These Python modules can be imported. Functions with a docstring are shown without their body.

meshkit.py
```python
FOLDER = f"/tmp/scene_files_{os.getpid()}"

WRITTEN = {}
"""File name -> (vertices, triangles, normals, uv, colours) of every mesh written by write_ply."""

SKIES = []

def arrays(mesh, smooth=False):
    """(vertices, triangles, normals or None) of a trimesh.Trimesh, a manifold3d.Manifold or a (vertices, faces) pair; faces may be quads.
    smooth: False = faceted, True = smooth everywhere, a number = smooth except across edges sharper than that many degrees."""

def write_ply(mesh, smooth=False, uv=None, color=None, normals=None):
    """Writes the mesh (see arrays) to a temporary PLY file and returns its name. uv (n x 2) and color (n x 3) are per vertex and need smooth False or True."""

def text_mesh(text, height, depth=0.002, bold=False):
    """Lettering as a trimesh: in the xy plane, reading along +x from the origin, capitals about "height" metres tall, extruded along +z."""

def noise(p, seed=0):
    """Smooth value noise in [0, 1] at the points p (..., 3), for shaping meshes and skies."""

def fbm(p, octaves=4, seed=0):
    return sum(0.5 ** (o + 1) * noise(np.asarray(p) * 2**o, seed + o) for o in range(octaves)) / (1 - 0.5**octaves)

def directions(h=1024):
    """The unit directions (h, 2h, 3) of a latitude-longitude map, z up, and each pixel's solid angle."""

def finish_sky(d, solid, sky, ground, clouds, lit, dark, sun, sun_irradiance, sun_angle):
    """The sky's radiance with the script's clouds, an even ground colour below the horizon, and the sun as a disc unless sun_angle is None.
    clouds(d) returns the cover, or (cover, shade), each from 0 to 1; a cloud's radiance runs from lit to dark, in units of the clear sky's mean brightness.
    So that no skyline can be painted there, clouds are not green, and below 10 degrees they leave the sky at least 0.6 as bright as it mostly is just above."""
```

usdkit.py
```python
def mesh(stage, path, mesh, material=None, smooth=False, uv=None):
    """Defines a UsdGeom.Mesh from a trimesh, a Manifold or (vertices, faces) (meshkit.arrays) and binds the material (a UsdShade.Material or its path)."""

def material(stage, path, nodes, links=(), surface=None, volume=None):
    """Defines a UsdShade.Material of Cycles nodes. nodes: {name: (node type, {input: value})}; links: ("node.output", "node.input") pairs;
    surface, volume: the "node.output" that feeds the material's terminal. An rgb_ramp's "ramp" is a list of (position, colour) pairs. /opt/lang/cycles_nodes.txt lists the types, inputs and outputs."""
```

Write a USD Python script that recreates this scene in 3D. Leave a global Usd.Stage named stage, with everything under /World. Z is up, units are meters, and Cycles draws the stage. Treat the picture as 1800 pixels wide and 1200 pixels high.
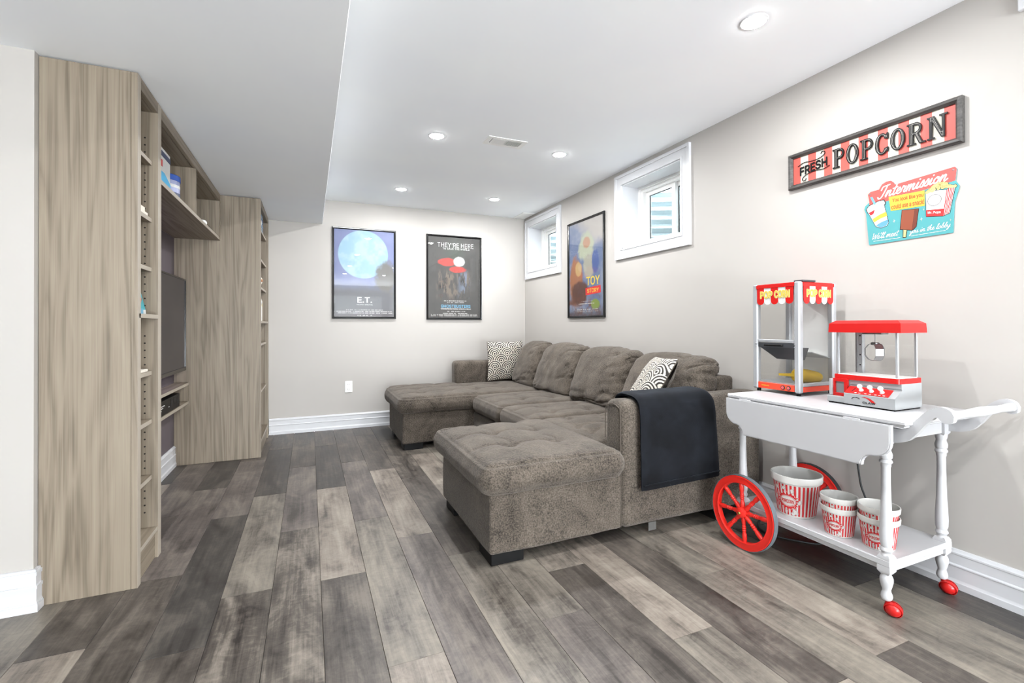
import math, random
import numpy as np, trimesh, usdkit, meshkit
from pxr import Usd, UsdGeom, UsdLux, UsdShade, Gf, Sdf, Vt
from shapely import box as sbox, union_all, affinity
from shapely.geometry import Point, Polygon, LineString

stage = Usd.Stage.CreateInMemory()
UsdGeom.SetStageUpAxis(stage, UsdGeom.Tokens.z)
UsdGeom.SetStageMetersPerUnit(stage, 1.0)
UsdGeom.Xform.Define(stage, '/World')
UsdGeom.Scope.Define(stage, '/World/Looks')
random.seed(7)
RNG = np.random.default_rng(11)

# ------------------------------------------------------------------ camera
F_PX, CX, HY, YAW, PIT, ROLL, EYE = 825.0, 900.0, 568.16, .4075, .0047, -.0031, 1.1
EXPOSURE = 0.28
def camera():
    s, c = math.sin(YAW), math.cos(YAW)
    fw, rt, up = np.array([s, c, 0]), np.array([c, -s, 0]), np.array([0, 0, 1.])
    f2, u2 = fw*math.cos(PIT)+up*math.sin(PIT), up*math.cos(PIT)-fw*math.sin(PIT)
    r3, u3 = rt*math.cos(ROLL)+u2*math.sin(ROLL), u2*math.cos(ROLL)-rt*math.sin(ROLL)
    cam = UsdGeom.Camera.Define(stage, '/World/camera')
    m = np.eye(4); m[0, :3], m[1, :3], m[2, :3], m[3, :3] = r3, u3, -f2, (0, 0, EYE)
    cam.AddTransformOp().Set(Gf.Matrix4d(m.tolist()))
    cam.CreateHorizontalApertureAttr(36.0); cam.CreateVerticalApertureAttr(24.0)
    cam.CreateFocalLengthAttr(F_PX*36/1800)
    cam.CreateHorizontalApertureOffsetAttr(0.0)
    cam.CreateVerticalApertureOffsetAttr((HY-600)*36/1800)
    cam.CreateClippingRangeAttr(Gf.Vec2f(.05, 100))
    cam.CreateExposureAttr(EXPOSURE)
camera()

# ------------------------------------------------------------------ sky
def rgb(r, g, b):
    x = np.array([r, g, b])/255.
    return tuple(np.where(x <= .04045, x/12.92, ((x+.055)/1.055)**2.4))
SKY_STRENGTH = 8.0
LAMP_POWER = 5.0
LEFT_POWER = .3
DAYLIGHT = 270.0
sky = UsdLux.DomeLight.Define(stage, '/World/sky')
sky.CreateIntensityAttr(SKY_STRENGTH); sky.CreateColorAttr(Gf.Vec3f(.92, .96, 1.0))

# added fill light behind the viewer, tilted up to brighten the ceiling
day = UsdLux.RectLight.Define(stage, '/World/daylight')
day.CreateWidthAttr(3.0); day.CreateHeightAttr(1.9); day.CreateNormalizeAttr(True); day.CreateIntensityAttr(DAYLIGHT); day.CreateColorAttr(Gf.Vec3f(.91, .96, 1.))
day.AddTranslateOp().Set(Gf.Vec3d(.9, -5.25, 0.45)); day.AddRotateXOp().Set(90+63)

# room sizes
WX, WY, H, BZ, BX0, BX1 = 2.488, 5.348, 2.439, 2.18, -1.19, .1266
LWX, LWY = -.985, 2.416          # corner of the left wall

# ------------------------------------------------------------------ materials
def mat(name, nodes, links=(), surface='p.BSDF'):
    return usdkit.material(stage, '/World/Looks/'+name, nodes, links, surface=surface)
def plain(name, col, rough=.5, **k):
    return mat(name, {'p': ('principled_bsdf', dict(base_color=col, roughness=rough, **k))})
def painted(name, col, rough, bscale=220, bdist=.0004, var=.02):
    lo, hi = tuple(np.array(col)*(1-var)), tuple(np.minimum(np.array(col)*(1+var), .95))
    return mat(name, {'g': ('geometry', {}), 'n': ('noise_texture', dict(scale=bscale, detail=3)), 'v': ('noise_texture', dict(scale=1.7, detail=2)),
        'r': ('rgb_ramp', dict(ramp=[(.3, lo), (.7, hi)])), 'b': ('bump', dict(strength=.25, distance=bdist)), 'p': ('principled_bsdf', dict(roughness=rough))},
        [('g.position', 'n.vector'), ('g.position', 'v.vector'), ('v.fac', 'r.fac'), ('r.color', 'p.base_color'), ('n.fac', 'b.height'), ('b.normal', 'p.normal')])
WALL = painted('wall_paint', rgb(181, 177, 172), .6)
CEIL = painted('ceiling_paint', rgb(243, 246, 250), .75)
TRIM = plain('white_trim', rgb(205, 206, 209), .32)
WHITE = plain('white_lacquer', rgb(186, 186, 188), .3)
def wood(name, axis):
    sc = [70., 70., 70.]; sc[axis] = 1.1
    fs = [260., 260., 260.]; fs[axis] = 3.
    bs = [7., 7., 7.]; bs[axis] = .38
    return mat(name, {'g': ('geometry', {}),
        'm1': ('mapping', dict(scale=sc)), 'm2': ('mapping', dict(scale=fs)), 'm3': ('mapping', dict(scale=bs)),
        'n1': ('noise_texture', dict(scale=1, detail=4, roughness=.55, distortion=.6)), 'n2': ('noise_texture', dict(scale=1, detail=2)),
        'n3': ('noise_texture', dict(scale=1, detail=3, distortion=1.1)),
        'w': ('math', dict(math_type='multiply', value2=14.0)), 'f': ('math', dict(math_type='pingpong', value2=1.0)),
        'a': ('math', dict(math_type='multiply_add', value2=.62)), 'a2': ('math', dict(math_type='multiply_add', value2=.25)), 'a3': ('math', dict(math_type='multiply', value2=.22)),
        'r': ('rgb_ramp', dict(ramp=[(.20, rgb(87, 76, 63)), (.40, rgb(113, 102, 87)), (.55, rgb(133, 121, 105)), (.80, rgb(147, 136, 119))])),
        'p': ('principled_bsdf', dict(roughness=.5)), 'b': ('bump', dict(strength=.15, distance=.0006))},
        [('g.position', 'm1.vector'), ('g.position', 'm2.vector'), ('g.position', 'm3.vector'), ('m1.vector', 'n1.vector'), ('m2.vector', 'n2.vector'), ('m3.vector', 'n3.vector'),
         ('n3.fac', 'w.value1'), ('w.value', 'f.value1'), ('f.value', 'a3.value1'), ('n1.fac', 'a.value1'), ('a3.value', 'a.value3'), ('n2.fac', 'a2.value1'), ('a.value', 'a2.value3'),
         ('a2.value', 'r.fac'), ('r.color', 'p.base_color'), ('n1.fac', 'b.height'), ('b.normal', 'p.normal')])
WOODZ, WOODY, WOODX = wood('grey_oak_upright', 2), wood('grey_oak_lengthwise', 1), wood('grey_oak_crosswise', 0)
def plank_mat(name, dark, mid, light):
    return mat(name, {'g': ('geometry', {}), 'o': ('object_info', {}), 'k': ('vector_math', dict(math_type='scale', vector1=(37., 91., 0), scale=1.)),
        'ad': ('vector_math', dict(math_type='add')),
        'm1': ('mapping', dict(scale=(60, 2.2, 1))), 'm2': ('mapping', dict(scale=(8, 2.6, 1))), 'm3': ('mapping', dict(scale=(240, 5, 1))), 'm4': ('mapping', dict(scale=(16, 26, 1))),
        'n1': ('noise_texture', dict(scale=1, detail=5, roughness=.6)), 'n2': ('noise_texture', dict(scale=1, detail=5, roughness=.62, distortion=.7)),
        'n3': ('noise_texture', dict(scale=1, detail=2)), 'n4': ('noise_texture', dict(scale=1, detail=6, roughness=.7, distortion=1.5)),
        'c1': ('map_range', dict(from_min=.32, from_max=.68)), 'c2': ('map_range', dict(from_min=.33, from_max=.67)), 'c4': ('map_range', dict(from_min=.40, from_max=.72)),
        'a1': ('math', dict(math_type='multiply', value2=.24)), 'a2': ('math', dict(math_type='multiply_add', value2=.56)), 'a3': ('math', dict(math_type='multiply_add', value2=.22)),
        'a4': ('math', dict(math_type='multiply_add', value2=.18)),
        'r': ('rgb_ramp', dict(ramp=[(.22, tuple(np.array(dark)*.82)), (.54, mid), (.92, tuple(np.array(light)*1.06))])),
        'p': ('principled_bsdf', dict(roughness=.42, specular_ior_level=.4)), 'b': ('bump', dict(strength=.2, distance=.0008)),
        'rr': ('map_range', dict(from_min=.3, from_max=.8, to_min=.36, to_max=.52))},
        [('o.random', 'k.scale'), ('g.position', 'ad.vector1'), ('k.vector', 'ad.vector2')] + [('ad.vector', f'm{i}.vector') for i in (1, 2, 3, 4)] + [(f'm{i}.vector', f'n{i}.vector') for i in (1, 2, 3, 4)] +
        [('n1.fac', 'c1.value'), ('n2.fac', 'c2.value'), ('n4.fac', 'c4.value'), ('c1.result', 'a1.value1'), ('c2.result', 'a2.value1'), ('a1.value', 'a2.value3'), ('n3.fac', 'a3.value1'), ('a2.value', 'a3.value3'), ('c4.result', 'a4.value1'), ('a3.value', 'a4.value3'), ('a4.value', 'r.fac'),
         ('r.color', 'p.base_color'), ('n1.fac', 'b.height'), ('b.normal', 'p.normal'), ('n2.fac', 'rr.value'), ('rr.result', 'p.roughness')])
PLANK = [plank_mat('plank_charcoal', rgb(51, 46, 45), rgb(64, 61, 58), rgb(91, 85, 79)),
         plank_mat('plank_umber', rgb(53, 48, 44), rgb(79, 73, 68), rgb(108, 101, 93)),
         plank_mat('plank_grey', rgb(66, 61, 57), rgb(94, 87, 83), rgb(120, 113, 104)),
         plank_mat('plank_taupe', rgb(74, 68, 63), rgb(108, 102, 94), rgb(132, 125, 114)),
         plank_mat('plank_driftwood', rgb(85, 79, 73), rgb(123, 114, 105), rgb(146, 138, 127)),
         plank_mat('plank_mottled', rgb(49, 44, 42), rgb(85, 79, 73), rgb(132, 124, 114))]
def fabric(name, dark, light, fine=140, patch=4.5):
    return mat(name, {'g': ('geometry', {}),
        'n1': ('noise_texture', dict(scale=fine, detail=3, roughness=.7)), 'n2': ('noise_texture', dict(scale=patch, detail=6, roughness=.68, distortion=1.2)), 'n3': ('voronoi_texture', dict(scale=250)),
        'c1': ('map_range', dict(from_min=.34, from_max=.68, to_min=0., to_max=1.)), 'c2': ('map_range', dict(from_min=.34, from_max=.66, to_min=0., to_max=1.)),
        'a1': ('math', dict(math_type='multiply', value2=.62)), 'a2': ('math', dict(math_type='multiply_add', value2=.34)), 'a3': ('math', dict(math_type='multiply_add', value2=.22)),
        'r': ('rgb_ramp', dict(ramp=[(.12, dark), (.95, light)])),
        'p': ('principled_bsdf', dict(roughness=.9, sheen_weight=.30, sheen_roughness=.4, sheen_tint=(.85, .8, .75), specular_ior_level=.15)), 'b': ('bump', dict(strength=.7, distance=.004))},
        [('g.position', 'n1.vector'), ('g.position', 'n2.vector'), ('g.position', 'n3.vector'), ('n1.fac', 'c1.value'), ('n2.fac', 'c2.value'), ('c1.result', 'a1.value1'), ('c2.result', 'a2.value1'), ('a1.value', 'a2.value3'),
         ('n3.distance', 'a3.value1'), ('a2.value', 'a3.value3'), ('a3.value', 'r.fac'), ('r.color', 'p.base_color'), ('a3.value', 'b.height'), ('b.normal', 'p.normal')])
SOFA = fabric('taupe_chenille', rgb(32, 28, 25), rgb(112, 103, 93))
SOFA_PIPE = plain('taupe_seam', rgb(84, 76, 68), .9)
NAVY = mat('navy_fleece', {'g': ('geometry', {}), 'n': ('noise_texture', dict(scale=9, detail=4, distortion=.6)), 'r': ('rgb_ramp', dict(ramp=[(.35, rgb(9, 11, 15)), (.7, rgb(19, 22, 28))])),
    'n2': ('noise_texture', dict(scale=500, detail=1)), 'b': ('bump', dict(strength=.3, distance=.002)), 'p': ('principled_bsdf', dict(roughness=.85, sheen_weight=.12, sheen_roughness=.35, sheen_tint=(.5, .6, .75), specular_ior_level=.2))},
    [('g.position', 'n.vector'), ('g.position', 'n2.vector'), ('n.fac', 'r.fac'), ('r.color', 'p.base_color'), ('n2.fac', 'b.height'), ('b.normal', 'p.normal')])
BLACK = plain('black_satin', rgb(12, 12, 13), .45, specular_ior_level=.25)
BLACK_GLOSS = plain('black_gloss', rgb(14, 14, 15), .18)
DARKWOOD = mat('charcoal_stained_wood', {'g': ('geometry', {}), 'm': ('mapping', dict(scale=(90, 6, 90))), 'n': ('noise_texture', dict(scale=1, detail=3)), 'r': ('rgb_ramp', dict(ramp=[(.3, rgb(44, 42, 41)), (.75, rgb(88, 85, 82))])), 'p': ('principled_bsdf', dict(roughness=.55))},
    [('g.position', 'm.vector'), ('m.vector', 'n.vector'), ('n.fac', 'r.fac'), ('r.color', 'p.base_color')])
RED = plain('red_gloss', rgb(222, 42, 34), .25)
RED2 = plain('red_plastic', rgb(188, 26, 24), .3)
REDORANGE = plain('red_orange_panel', rgb(228, 72, 46), .4)
REDPRINT = plain('red_print', rgb(196, 38, 42), .45)
CORAL = plain('coral_print', rgb(198, 85, 75), .55)
CREAM = plain('cream_print', rgb(196, 191, 178), .55)
YELLOW = plain('yellow_plastic', rgb(200, 163, 23), .4)
YPRINT = plain('yellow_print', rgb(205, 178, 60), .5)
TEAL = plain('teal_print', rgb(75, 154, 158), .5)
BROWN = plain('brown_print', rgb(137, 68, 42), .5)
BROWN2 = plain('dark_brown_print', rgb(105, 47, 30), .5)
GOLDPRINT = plain('popcorn_yellow_print', rgb(200, 188, 124), .5)
BLUEPRINT_ = plain('light_blue_print', rgb(99, 158, 188), .5)
WPRINT = plain('white_print', rgb(205, 205, 203), .5)
KPRINT = plain('black_print', rgb(18, 16, 16), .5)
ORANGEPRINT = plain('orange_print', rgb(171, 75, 31), .5)
ALU = plain('brushed_aluminium', rgb(172, 174, 177), .4, metallic=.3)
STEEL = plain('grey_steel', rgb(150, 152, 155), .3, metallic=.8)
DARKSTEEL = plain('dark_steel', rgb(88, 90, 94), .35, metallic=.6)
SILVER = plain('silver_plastic', rgb(150, 152, 153), .45)
BRASS = plain('brass_bolt', rgb(190, 160, 90), .3, metallic=.9)
CERAMIC = plain('white_ceramic', rgb(204, 202, 198), .25)
RUBBER = plain('grey_rubber', rgb(96, 104, 110), .6)
DRUBBER = plain('dark_rubber', rgb(40, 42, 44), .6)
DARKHOLE = plain('dark_hole', rgb(30, 26, 22), .8)
SCREEN = plain('tv_screen', rgb(22, 20, 32), .2)
PLASTIC_W = plain('white_plastic', rgb(240, 240, 238), .4)
GREYTAG = plain('grey_tag', rgb(84, 83, 81), .6)
STEELWELL = plain('galvanised_steel', rgb(176, 188, 192), .45, metallic=.3)
GRAVEL = plain('pale_gravel', rgb(170, 168, 160), .9)
def pane_mat(name, tint, ior=1.45, rough=.0):
    return mat(name, {'t': ('transparent_bsdf', dict(color=tint)), 'g': ('glossy_bsdf', dict(color=(1, 1, 1), roughness=rough)), 'f': ('fresnel', dict(IOR=ior)), 'm': ('mix_closure', {}),
                      'k': ('geometry', {}), 'i': ('math', dict(math_type='subtract', value1=1.0)), 'x': ('math', dict(math_type='multiply'))},
               [('k.backfacing', 'i.value2'), ('i.value', 'x.value1'), ('f.fac', 'x.value2'), ('x.value', 'm.fac'), ('t.BSDF', 'm.closure1'), ('g.BSDF', 'm.closure2')], surface='m.closure')
GLASS = pane_mat('window_glass', (.94, .97, .97))
ACRYLIC = pane_mat('clear_acrylic', (.97, .97, .965))
POSTERGLASS = pane_mat('poster_acrylic', (1, 1, 1), 1.42)
def glow(name, col, k): return mat(name, {'e': ('emission', dict(color=col, strength=k))}, surface='e.emission')
LENS = glow('lamp_lens', (1., .98, .95), 45.0)
LEDGLOW = glow('violet_led', (.45, .35, 1.), 3.0)
PRINT = mat('printed_sheet', {'a': ('attribute', dict(attribute='print')), 'p': ('principled_bsdf', dict(roughness=.55))}, [('a.color', 'p.base_color')])
CLOTHPRINT = mat('printed_cloth', {'a': ('attribute', dict(attribute='print')), 'p': ('principled_bsdf', dict(roughness=.9, sheen_weight=.2))}, [('a.color', 'p.base_color')])

# ------------------------------------------------------------------ scene helpers
USED = {}
def free(path):
    if not stage.GetPrimAtPath(path): return path
    k = USED.get(path, 0)+1
    while stage.GetPrimAtPath(f'{path}_{k:03d}'): k += 1
    USED[path] = k
    return f'{path}_{k:03d}'
def tag(p, label=None, cat=None, group=None, kind=None):
    p = p.GetPrim() if hasattr(p, 'GetPrim') else p
    for k, v in (('label', label), ('category', cat), ('group', group), ('kind', kind)):
        if v: p.SetCustomDataByKey(k, v)
    return p
ORIGIN = {}
def thing(name, label, cat, loc=(0, 0, 0), group=None, kind=None):
    path = free('/World/'+name)
    x = UsdGeom.Xform.Define(stage, path); x.AddTranslateOp().Set(Gf.Vec3d(*map(float, loc)))
    ORIGIN[path] = np.array(loc, float)
    return tag(x, label, cat, group, kind)
def org(path):
    while path not in ORIGIN and path.count('/') > 1: path = path.rpartition('/')[0]
    return ORIGIN.get(path, np.zeros(3))
def part(parent, name, mesh, m, smooth=False, label=None, kind=None, colors=None):
    """One mesh of a thing; the mesh is given in world coordinates."""
    base = str(parent.GetPath()) if parent is not None else '/World'
    path = free(base+'/'+name)
    o = org(base) if parent is not None else np.zeros(3)
    if colors is None:
        v, f, n = meshkit.arrays(mesh, smooth)
    else:
        v, f, n = np.array(mesh[0]), np.array(mesh[1]), None
        if f.shape[1] == 4: f = np.vstack([f[:, [0, 1, 2]], f[:, [0, 2, 3]]])
        v, f, n = meshkit.arrays((v, f), True)
    g = UsdGeom.Mesh.Define(stage, path)
    g.CreatePointsAttr(Vt.Vec3fArray.FromNumpy((v-o).astype(np.float32)))
    g.CreateFaceVertexCountsAttr(Vt.IntArray.FromNumpy(np.full(len(f), 3, np.int32)))
    g.CreateFaceVertexIndicesAttr(Vt.IntArray.FromNumpy(f.astype(np.int32).ravel()))
    g.CreateSubdivisionSchemeAttr('none')
    if n is not None:
        g.CreateNormalsAttr(Vt.Vec3fArray.FromNumpy(n.astype(np.float32))); g.SetNormalsInterpolation('vertex')
    if colors is not None:
        UsdGeom.PrimvarsAPI(g).CreatePrimvar('print', Sdf.ValueTypeNames.Color3fArray, 'vertex').Set(Vt.Vec3fArray.FromNumpy(np.asarray(colors, np.float32)))
    UsdShade.MaterialBindingAPI.Apply(g.GetPrim()).Bind(m)
    return tag(g, label, kind=kind)
def solo(name, mesh, m, label, cat, group=None, smooth=False, kind=None, colors=None):
    """A thing that is one mesh, standing at its base."""
    v = np.array(mesh[0] if isinstance(mesh, (tuple, list)) else mesh.vertices)
    o = np.array([*(v[:, :2].min(0)+v[:, :2].max(0))/2, v[:, 2].min()])
    path = free('/World/'+name); ORIGIN[path] = o
    class W:                                                   # lets part() write at the top level
        pass
    p = part(None, path.rpartition('/')[2], mesh, m, smooth, colors=colors)
    g = UsdGeom.Mesh(p); pts = np.array(g.GetPointsAttr().Get())-o
    g.GetPointsAttr().Set(Vt.Vec3fArray.FromNumpy(pts.astype(np.float32)))
    g.AddTranslateOp().Set(Gf.Vec3d(*map(float, o)))
    return tag(p, label, cat, group, kind)
def struct(name, mesh, m, parent=None, smooth=False):
    p = part(parent, name, mesh, m, smooth)
    return tag(p, kind='structure') if parent is None else p
cat_ = trimesh.util.concatenate

# ------------------------------------------------------------------ mesh helpers
def bx(x0, x1, y0, y1, z0, z1, b=.0):
    if b <= 0:
        m = trimesh.creation.box([x1-x0, y1-y0, z1-z0]); m.apply_translation([(x0+x1)/2, (y0+y1)/2, (z0+z1)/2]); return m
    b = min(b, (x1-x0)*.45, (y1-y0)*.45, (z1-z0)*.45)
    pts = []
    for x, sx in ((x0, 1), (x1, -1)):
        for y, sy in ((y0, 1), (y1, -1)):
            for z, sz in ((z0, 1), (z1, -1)):
                pts += [(x, y+sy*b, z+sz*b), (x+sx*b, y, z+sz*b), (x+sx*b, y+sy*b, z)]
    return trimesh.convex.convex_hull(np.array(pts))
def frame(o, xd, yd):
    xd, yd = np.array(xd, float), np.array(yd, float); xd /= np.linalg.norm(xd); yd /= np.linalg.norm(yd)
    m = np.eye(4); m[:3, 0], m[:3, 1], m[:3, 2], m[:3, 3] = xd, yd, np.cross(xd, yd), o
    return m
def polys(g):
    if g.is_empty: return []
    return [p for p in getattr(g, 'geoms', [g]) if p.geom_type == 'Polygon' and p.area > 1e-9]
def ext(poly, depth, m=None, z=0.):
    out = []
    for p in polys(poly):
        e = trimesh.creation.extrude_polygon(p, depth, engine='earcut'); e.apply_translation([0, 0, z]); out.append(e)
    e = cat_(out)
    if m is not None: e.apply_transform(m)
    return e
def prism_x(poly, x0, x1):   # polygon in (y, z)
    return ext(poly, x1-x0, frame((x0, 0, 0), (0, 1, 0), (0, 0, 1)))
def prism_y(poly, y0, y1):   # polygon in (x, z); extruded along y
    e = ext(poly, y1-y0, frame((0, y1, 0), (1, 0, 0), (0, 0, 1))); return e
def lathe(profile, n=24, o=(0, 0, 0), axis=None):
    m = trimesh.creation.revolve(np.array(profile, float), sections=n)
    if axis is not None: m.apply_transform(trimesh.geometry.align_vectors([0, 0, 1], axis))
    m.apply_translation(o); return m
def cyl(r, z0, z1, o=(0, 0, 0), n=20, axis=None):
    return lathe([(0, z0), (r, z0), (r, z1), (0, z1)], n, o, axis)
def tube(pts, r, n=8, closed=False):
    pts = np.array(pts, float); N = len(pts)
    T = np.gradient(pts, axis=0) if not closed else np.roll(pts, -1, 0)-np.roll(pts, 1, 0)
    T /= np.linalg.norm(T, axis=1, keepdims=True)+1e-12
    u = np.cross(T[0], [0, 0, 1.]); u = u if np.linalg.norm(u) > .1 else np.cross(T[0], [1., 0, 0])
    rings = []; a = np.linspace(0, 2*np.pi, n, endpoint=False)
    rr = np.broadcast_to(r, (N,))
    for i in range(N):
        u = u-T[i]*(u@T[i]); u /= np.linalg.norm(u)+1e-12; w = np.cross(T[i], u)
        rings.append(pts[i]+rr[i]*(np.cos(a)[:, None]*u+np.sin(a)[:, None]*w))
    v = np.vstack(rings); f = []
    for i in range(N if closed else N-1):
        j = (i+1) % N
        for k in range(n):
            l = (k+1) % n; f += [(i*n+k, i*n+l, j*n+l), (i*n+k, j*n+l, j*n+k)]
    if not closed:
        v = np.vstack([v, pts[0], pts[-1]]); c0, c1 = len(v)-2, len(v)-1
        for k in range(n):
            l = (k+1) % n; f += [(c0, l, k), (c1, (N-1)*n+k, (N-1)*n+l)]
    return trimesh.Trimesh(v, np.array(f), process=False)
def crom(pts, n=8, closed=False):
    p = np.array(pts, float); out = []
    q = np.vstack([p[-1], p, p[0], p[1]]) if closed else np.vstack([2*p[0]-p[1], p, 2*p[-1]-p[-2]])
    for i in range(len(q)-3):
        a, b, c, d = q[i:i+4]
        for t in np.linspace(0, 1, n, endpoint=False):
            out.append(.5*((2*b)+(c-a)*t+(2*a-5*b+4*c-d)*t*t+(3*b-a-3*c+d)*t**3))
    if not closed: out.append(p[-1])
    return np.array(out)
def sphere(c, r, sub=3, sc=(1, 1, 1)):
    m = trimesh.creation.icosphere(sub, r); m.vertices = m.vertices*np.array(sc); m.apply_translation(c); return m
def text_poly(s, h, bold=False):
    m = meshkit.text_mesh(s, h, .001, bold)
    t = m.triangles[m.face_normals[:, 2] > .9][:, :, :2]
    return union_all([Polygon(x) for x in t]).buffer(h*.002)
def centred(p):
    x0, y0, x1, y1 = p.bounds; return affinity.translate(p, -(x0+x1)/2, -(y0+y1)/2)
def fit(p, w, h):
    x0, y0, x1, y1 = p.bounds; return centred(affinity.scale(p, w/(x1-x0), h/(y1-y0), origin=(0, 0)))
def soft_box(x0, x1, y0, y1, z0, z1, r, res, disp=None):
    lo, hi = np.array([x0, y0, z0]), np.array([x1, y1, z1]); L = hi-lo; r = min(r, L.min()*.499)
    vs, fs, k = [], [], 0
    for ax in range(3):
        a, b = (ax+1) % 3, (ax+2) % 3
        def knots(n):
            m = max(int(math.ceil((n-2*r)/res)), 1); e = max(int(math.ceil(r/res*1.2)), 9 if r > .05 else 3)
            return np.concatenate([np.linspace(0, r, e+1)[:-1], np.linspace(r, n-r, m+1)[:-1], np.linspace(n-r, n, e+1)])
        A, B = np.meshgrid(knots(L[a]), knots(L[b]), indexing='ij')
        for side in (0, 1):
            P = np.zeros(A.shape+(3,)); P[..., a], P[..., b], P[..., ax] = A, B, side*L[ax]
            i = np.arange(A.size).reshape(A.shape)+k
            q = np.stack([i[:-1, :-1], i[1:, :-1], i[1:, 1:], i[:-1, 1:]], -1).reshape(-1, 4)
            if not side: q = q[:, ::-1]
            vs.append(P.reshape(-1, 3)+lo); fs.append(np.vstack([q[:, [0, 1, 2]], q[:, [0, 2, 3]]])); k += A.size
    P = np.vstack(vs); Q = np.clip(P, lo+r, hi-r); D = P-Q
    n = np.linalg.norm(D, axis=1, keepdims=True); N = D/np.maximum(n, 1e-9)
    P = Q+N*r
    m = trimesh.Trimesh(P, np.vstack(fs), process=False)
    m.merge_vertices(digits_vertex=5)
    if disp is not None:
        P = np.array(m.vertices); Q = np.clip(P, lo+r, hi-r); D = P-Q; N = D/np.maximum(np.linalg.norm(D, axis=1, keepdims=True), 1e-9)
        U = (P-(lo+hi)/2)/(L/2)
        m.vertices = disp(P, N, U)
    return m
def sheet(o, xd, yd, w, h, nx, ny, fn):
    """A printed sheet: vertex grid with one colour per vertex. fn(u, v) -> linear rgb, u to the right, v up, 0..1."""
    u, v = np.meshgrid(np.linspace(0, 1, nx), np.linspace(0, 1, ny), indexing='ij')
    xd, yd = np.array(xd, float), np.array(yd, float)
    P = np.array(o)+u[..., None]*w*xd+v[..., None]*h*yd
    i = np.arange(nx*ny).reshape(nx, ny)
    q = np.stack([i[:-1, :-1], i[1:, :-1], i[1:, 1:], i[:-1, 1:]], -1).reshape(-1, 4)
    return (P.reshape(-1, 3), q), fn(u, v).reshape(-1, 3)
RW = dict(xd=(0, -1, 0), yd=(0, 0, 1))    # a design on the right wall, seen from the room
BW = dict(xd=(1, 0, 0), yd=(0, 0, 1))     # on the back wall
# ------------------------------------------------------------------ room shell
Y0, X0 = -5.6, -4.2
struct('ceiling', cat_([bx(BX1-.02, WX+.5, Y0-.1, WY+.1, H, H+.12), bx(X0-.1, BX0+.02, Y0-.1, LWY+.1, H, H+.12)]), CEIL)
ceil = stage.GetPrimAtPath('/World/ceiling')
part(None, 'trim_1', bx(BX0, BX1, Y0-.05, WY, BZ, H+.1, .003), CEIL).SetCustomDataByKey('kind', 'structure')   # the dropped bulkhead
struct('wall_back', bx(LWX-.2, WX+.02, WY, WY+.12, 0, H), WALL)
WIN = [(2.635, 3.345, 1.757, 2.309), (4.505, 5.222, 1.757, 2.309)]
WT = .30
seg = [bx(WX, WX+WT, Y0, WY+.12, 0, 1.757), bx(WX, WX+WT, Y0, WY+.12, 2.309, H)]
ys = [Y0, WIN[0][0], WIN[0][1], WIN[1][0], WIN[1][1], WY+.12]
for i in (0, 2, 4): seg.append(bx(WX, WX+WT, ys[i], ys[i+1], 1.757, 2.309))
struct('wall_right', cat_(seg), WALL)
struct('wall_left', cat_([bx(LWX-.14, LWX, LWY+.14, WY, 0, BZ), bx(X0, LWX, LWY, LWY+.14, 0, H)]), WALL)
struct('wall_alcove', bx(LWX-.001, LWX+.0015, 2.786, 4.459, 0, 1.80), painted('mauve_grey_paint', rgb(98, 90, 95), .6))  # alcove shade and violet LED tint painted into a thin panel
DX0, DX1, DZ = -.75, 2.25, 2.1
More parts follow.
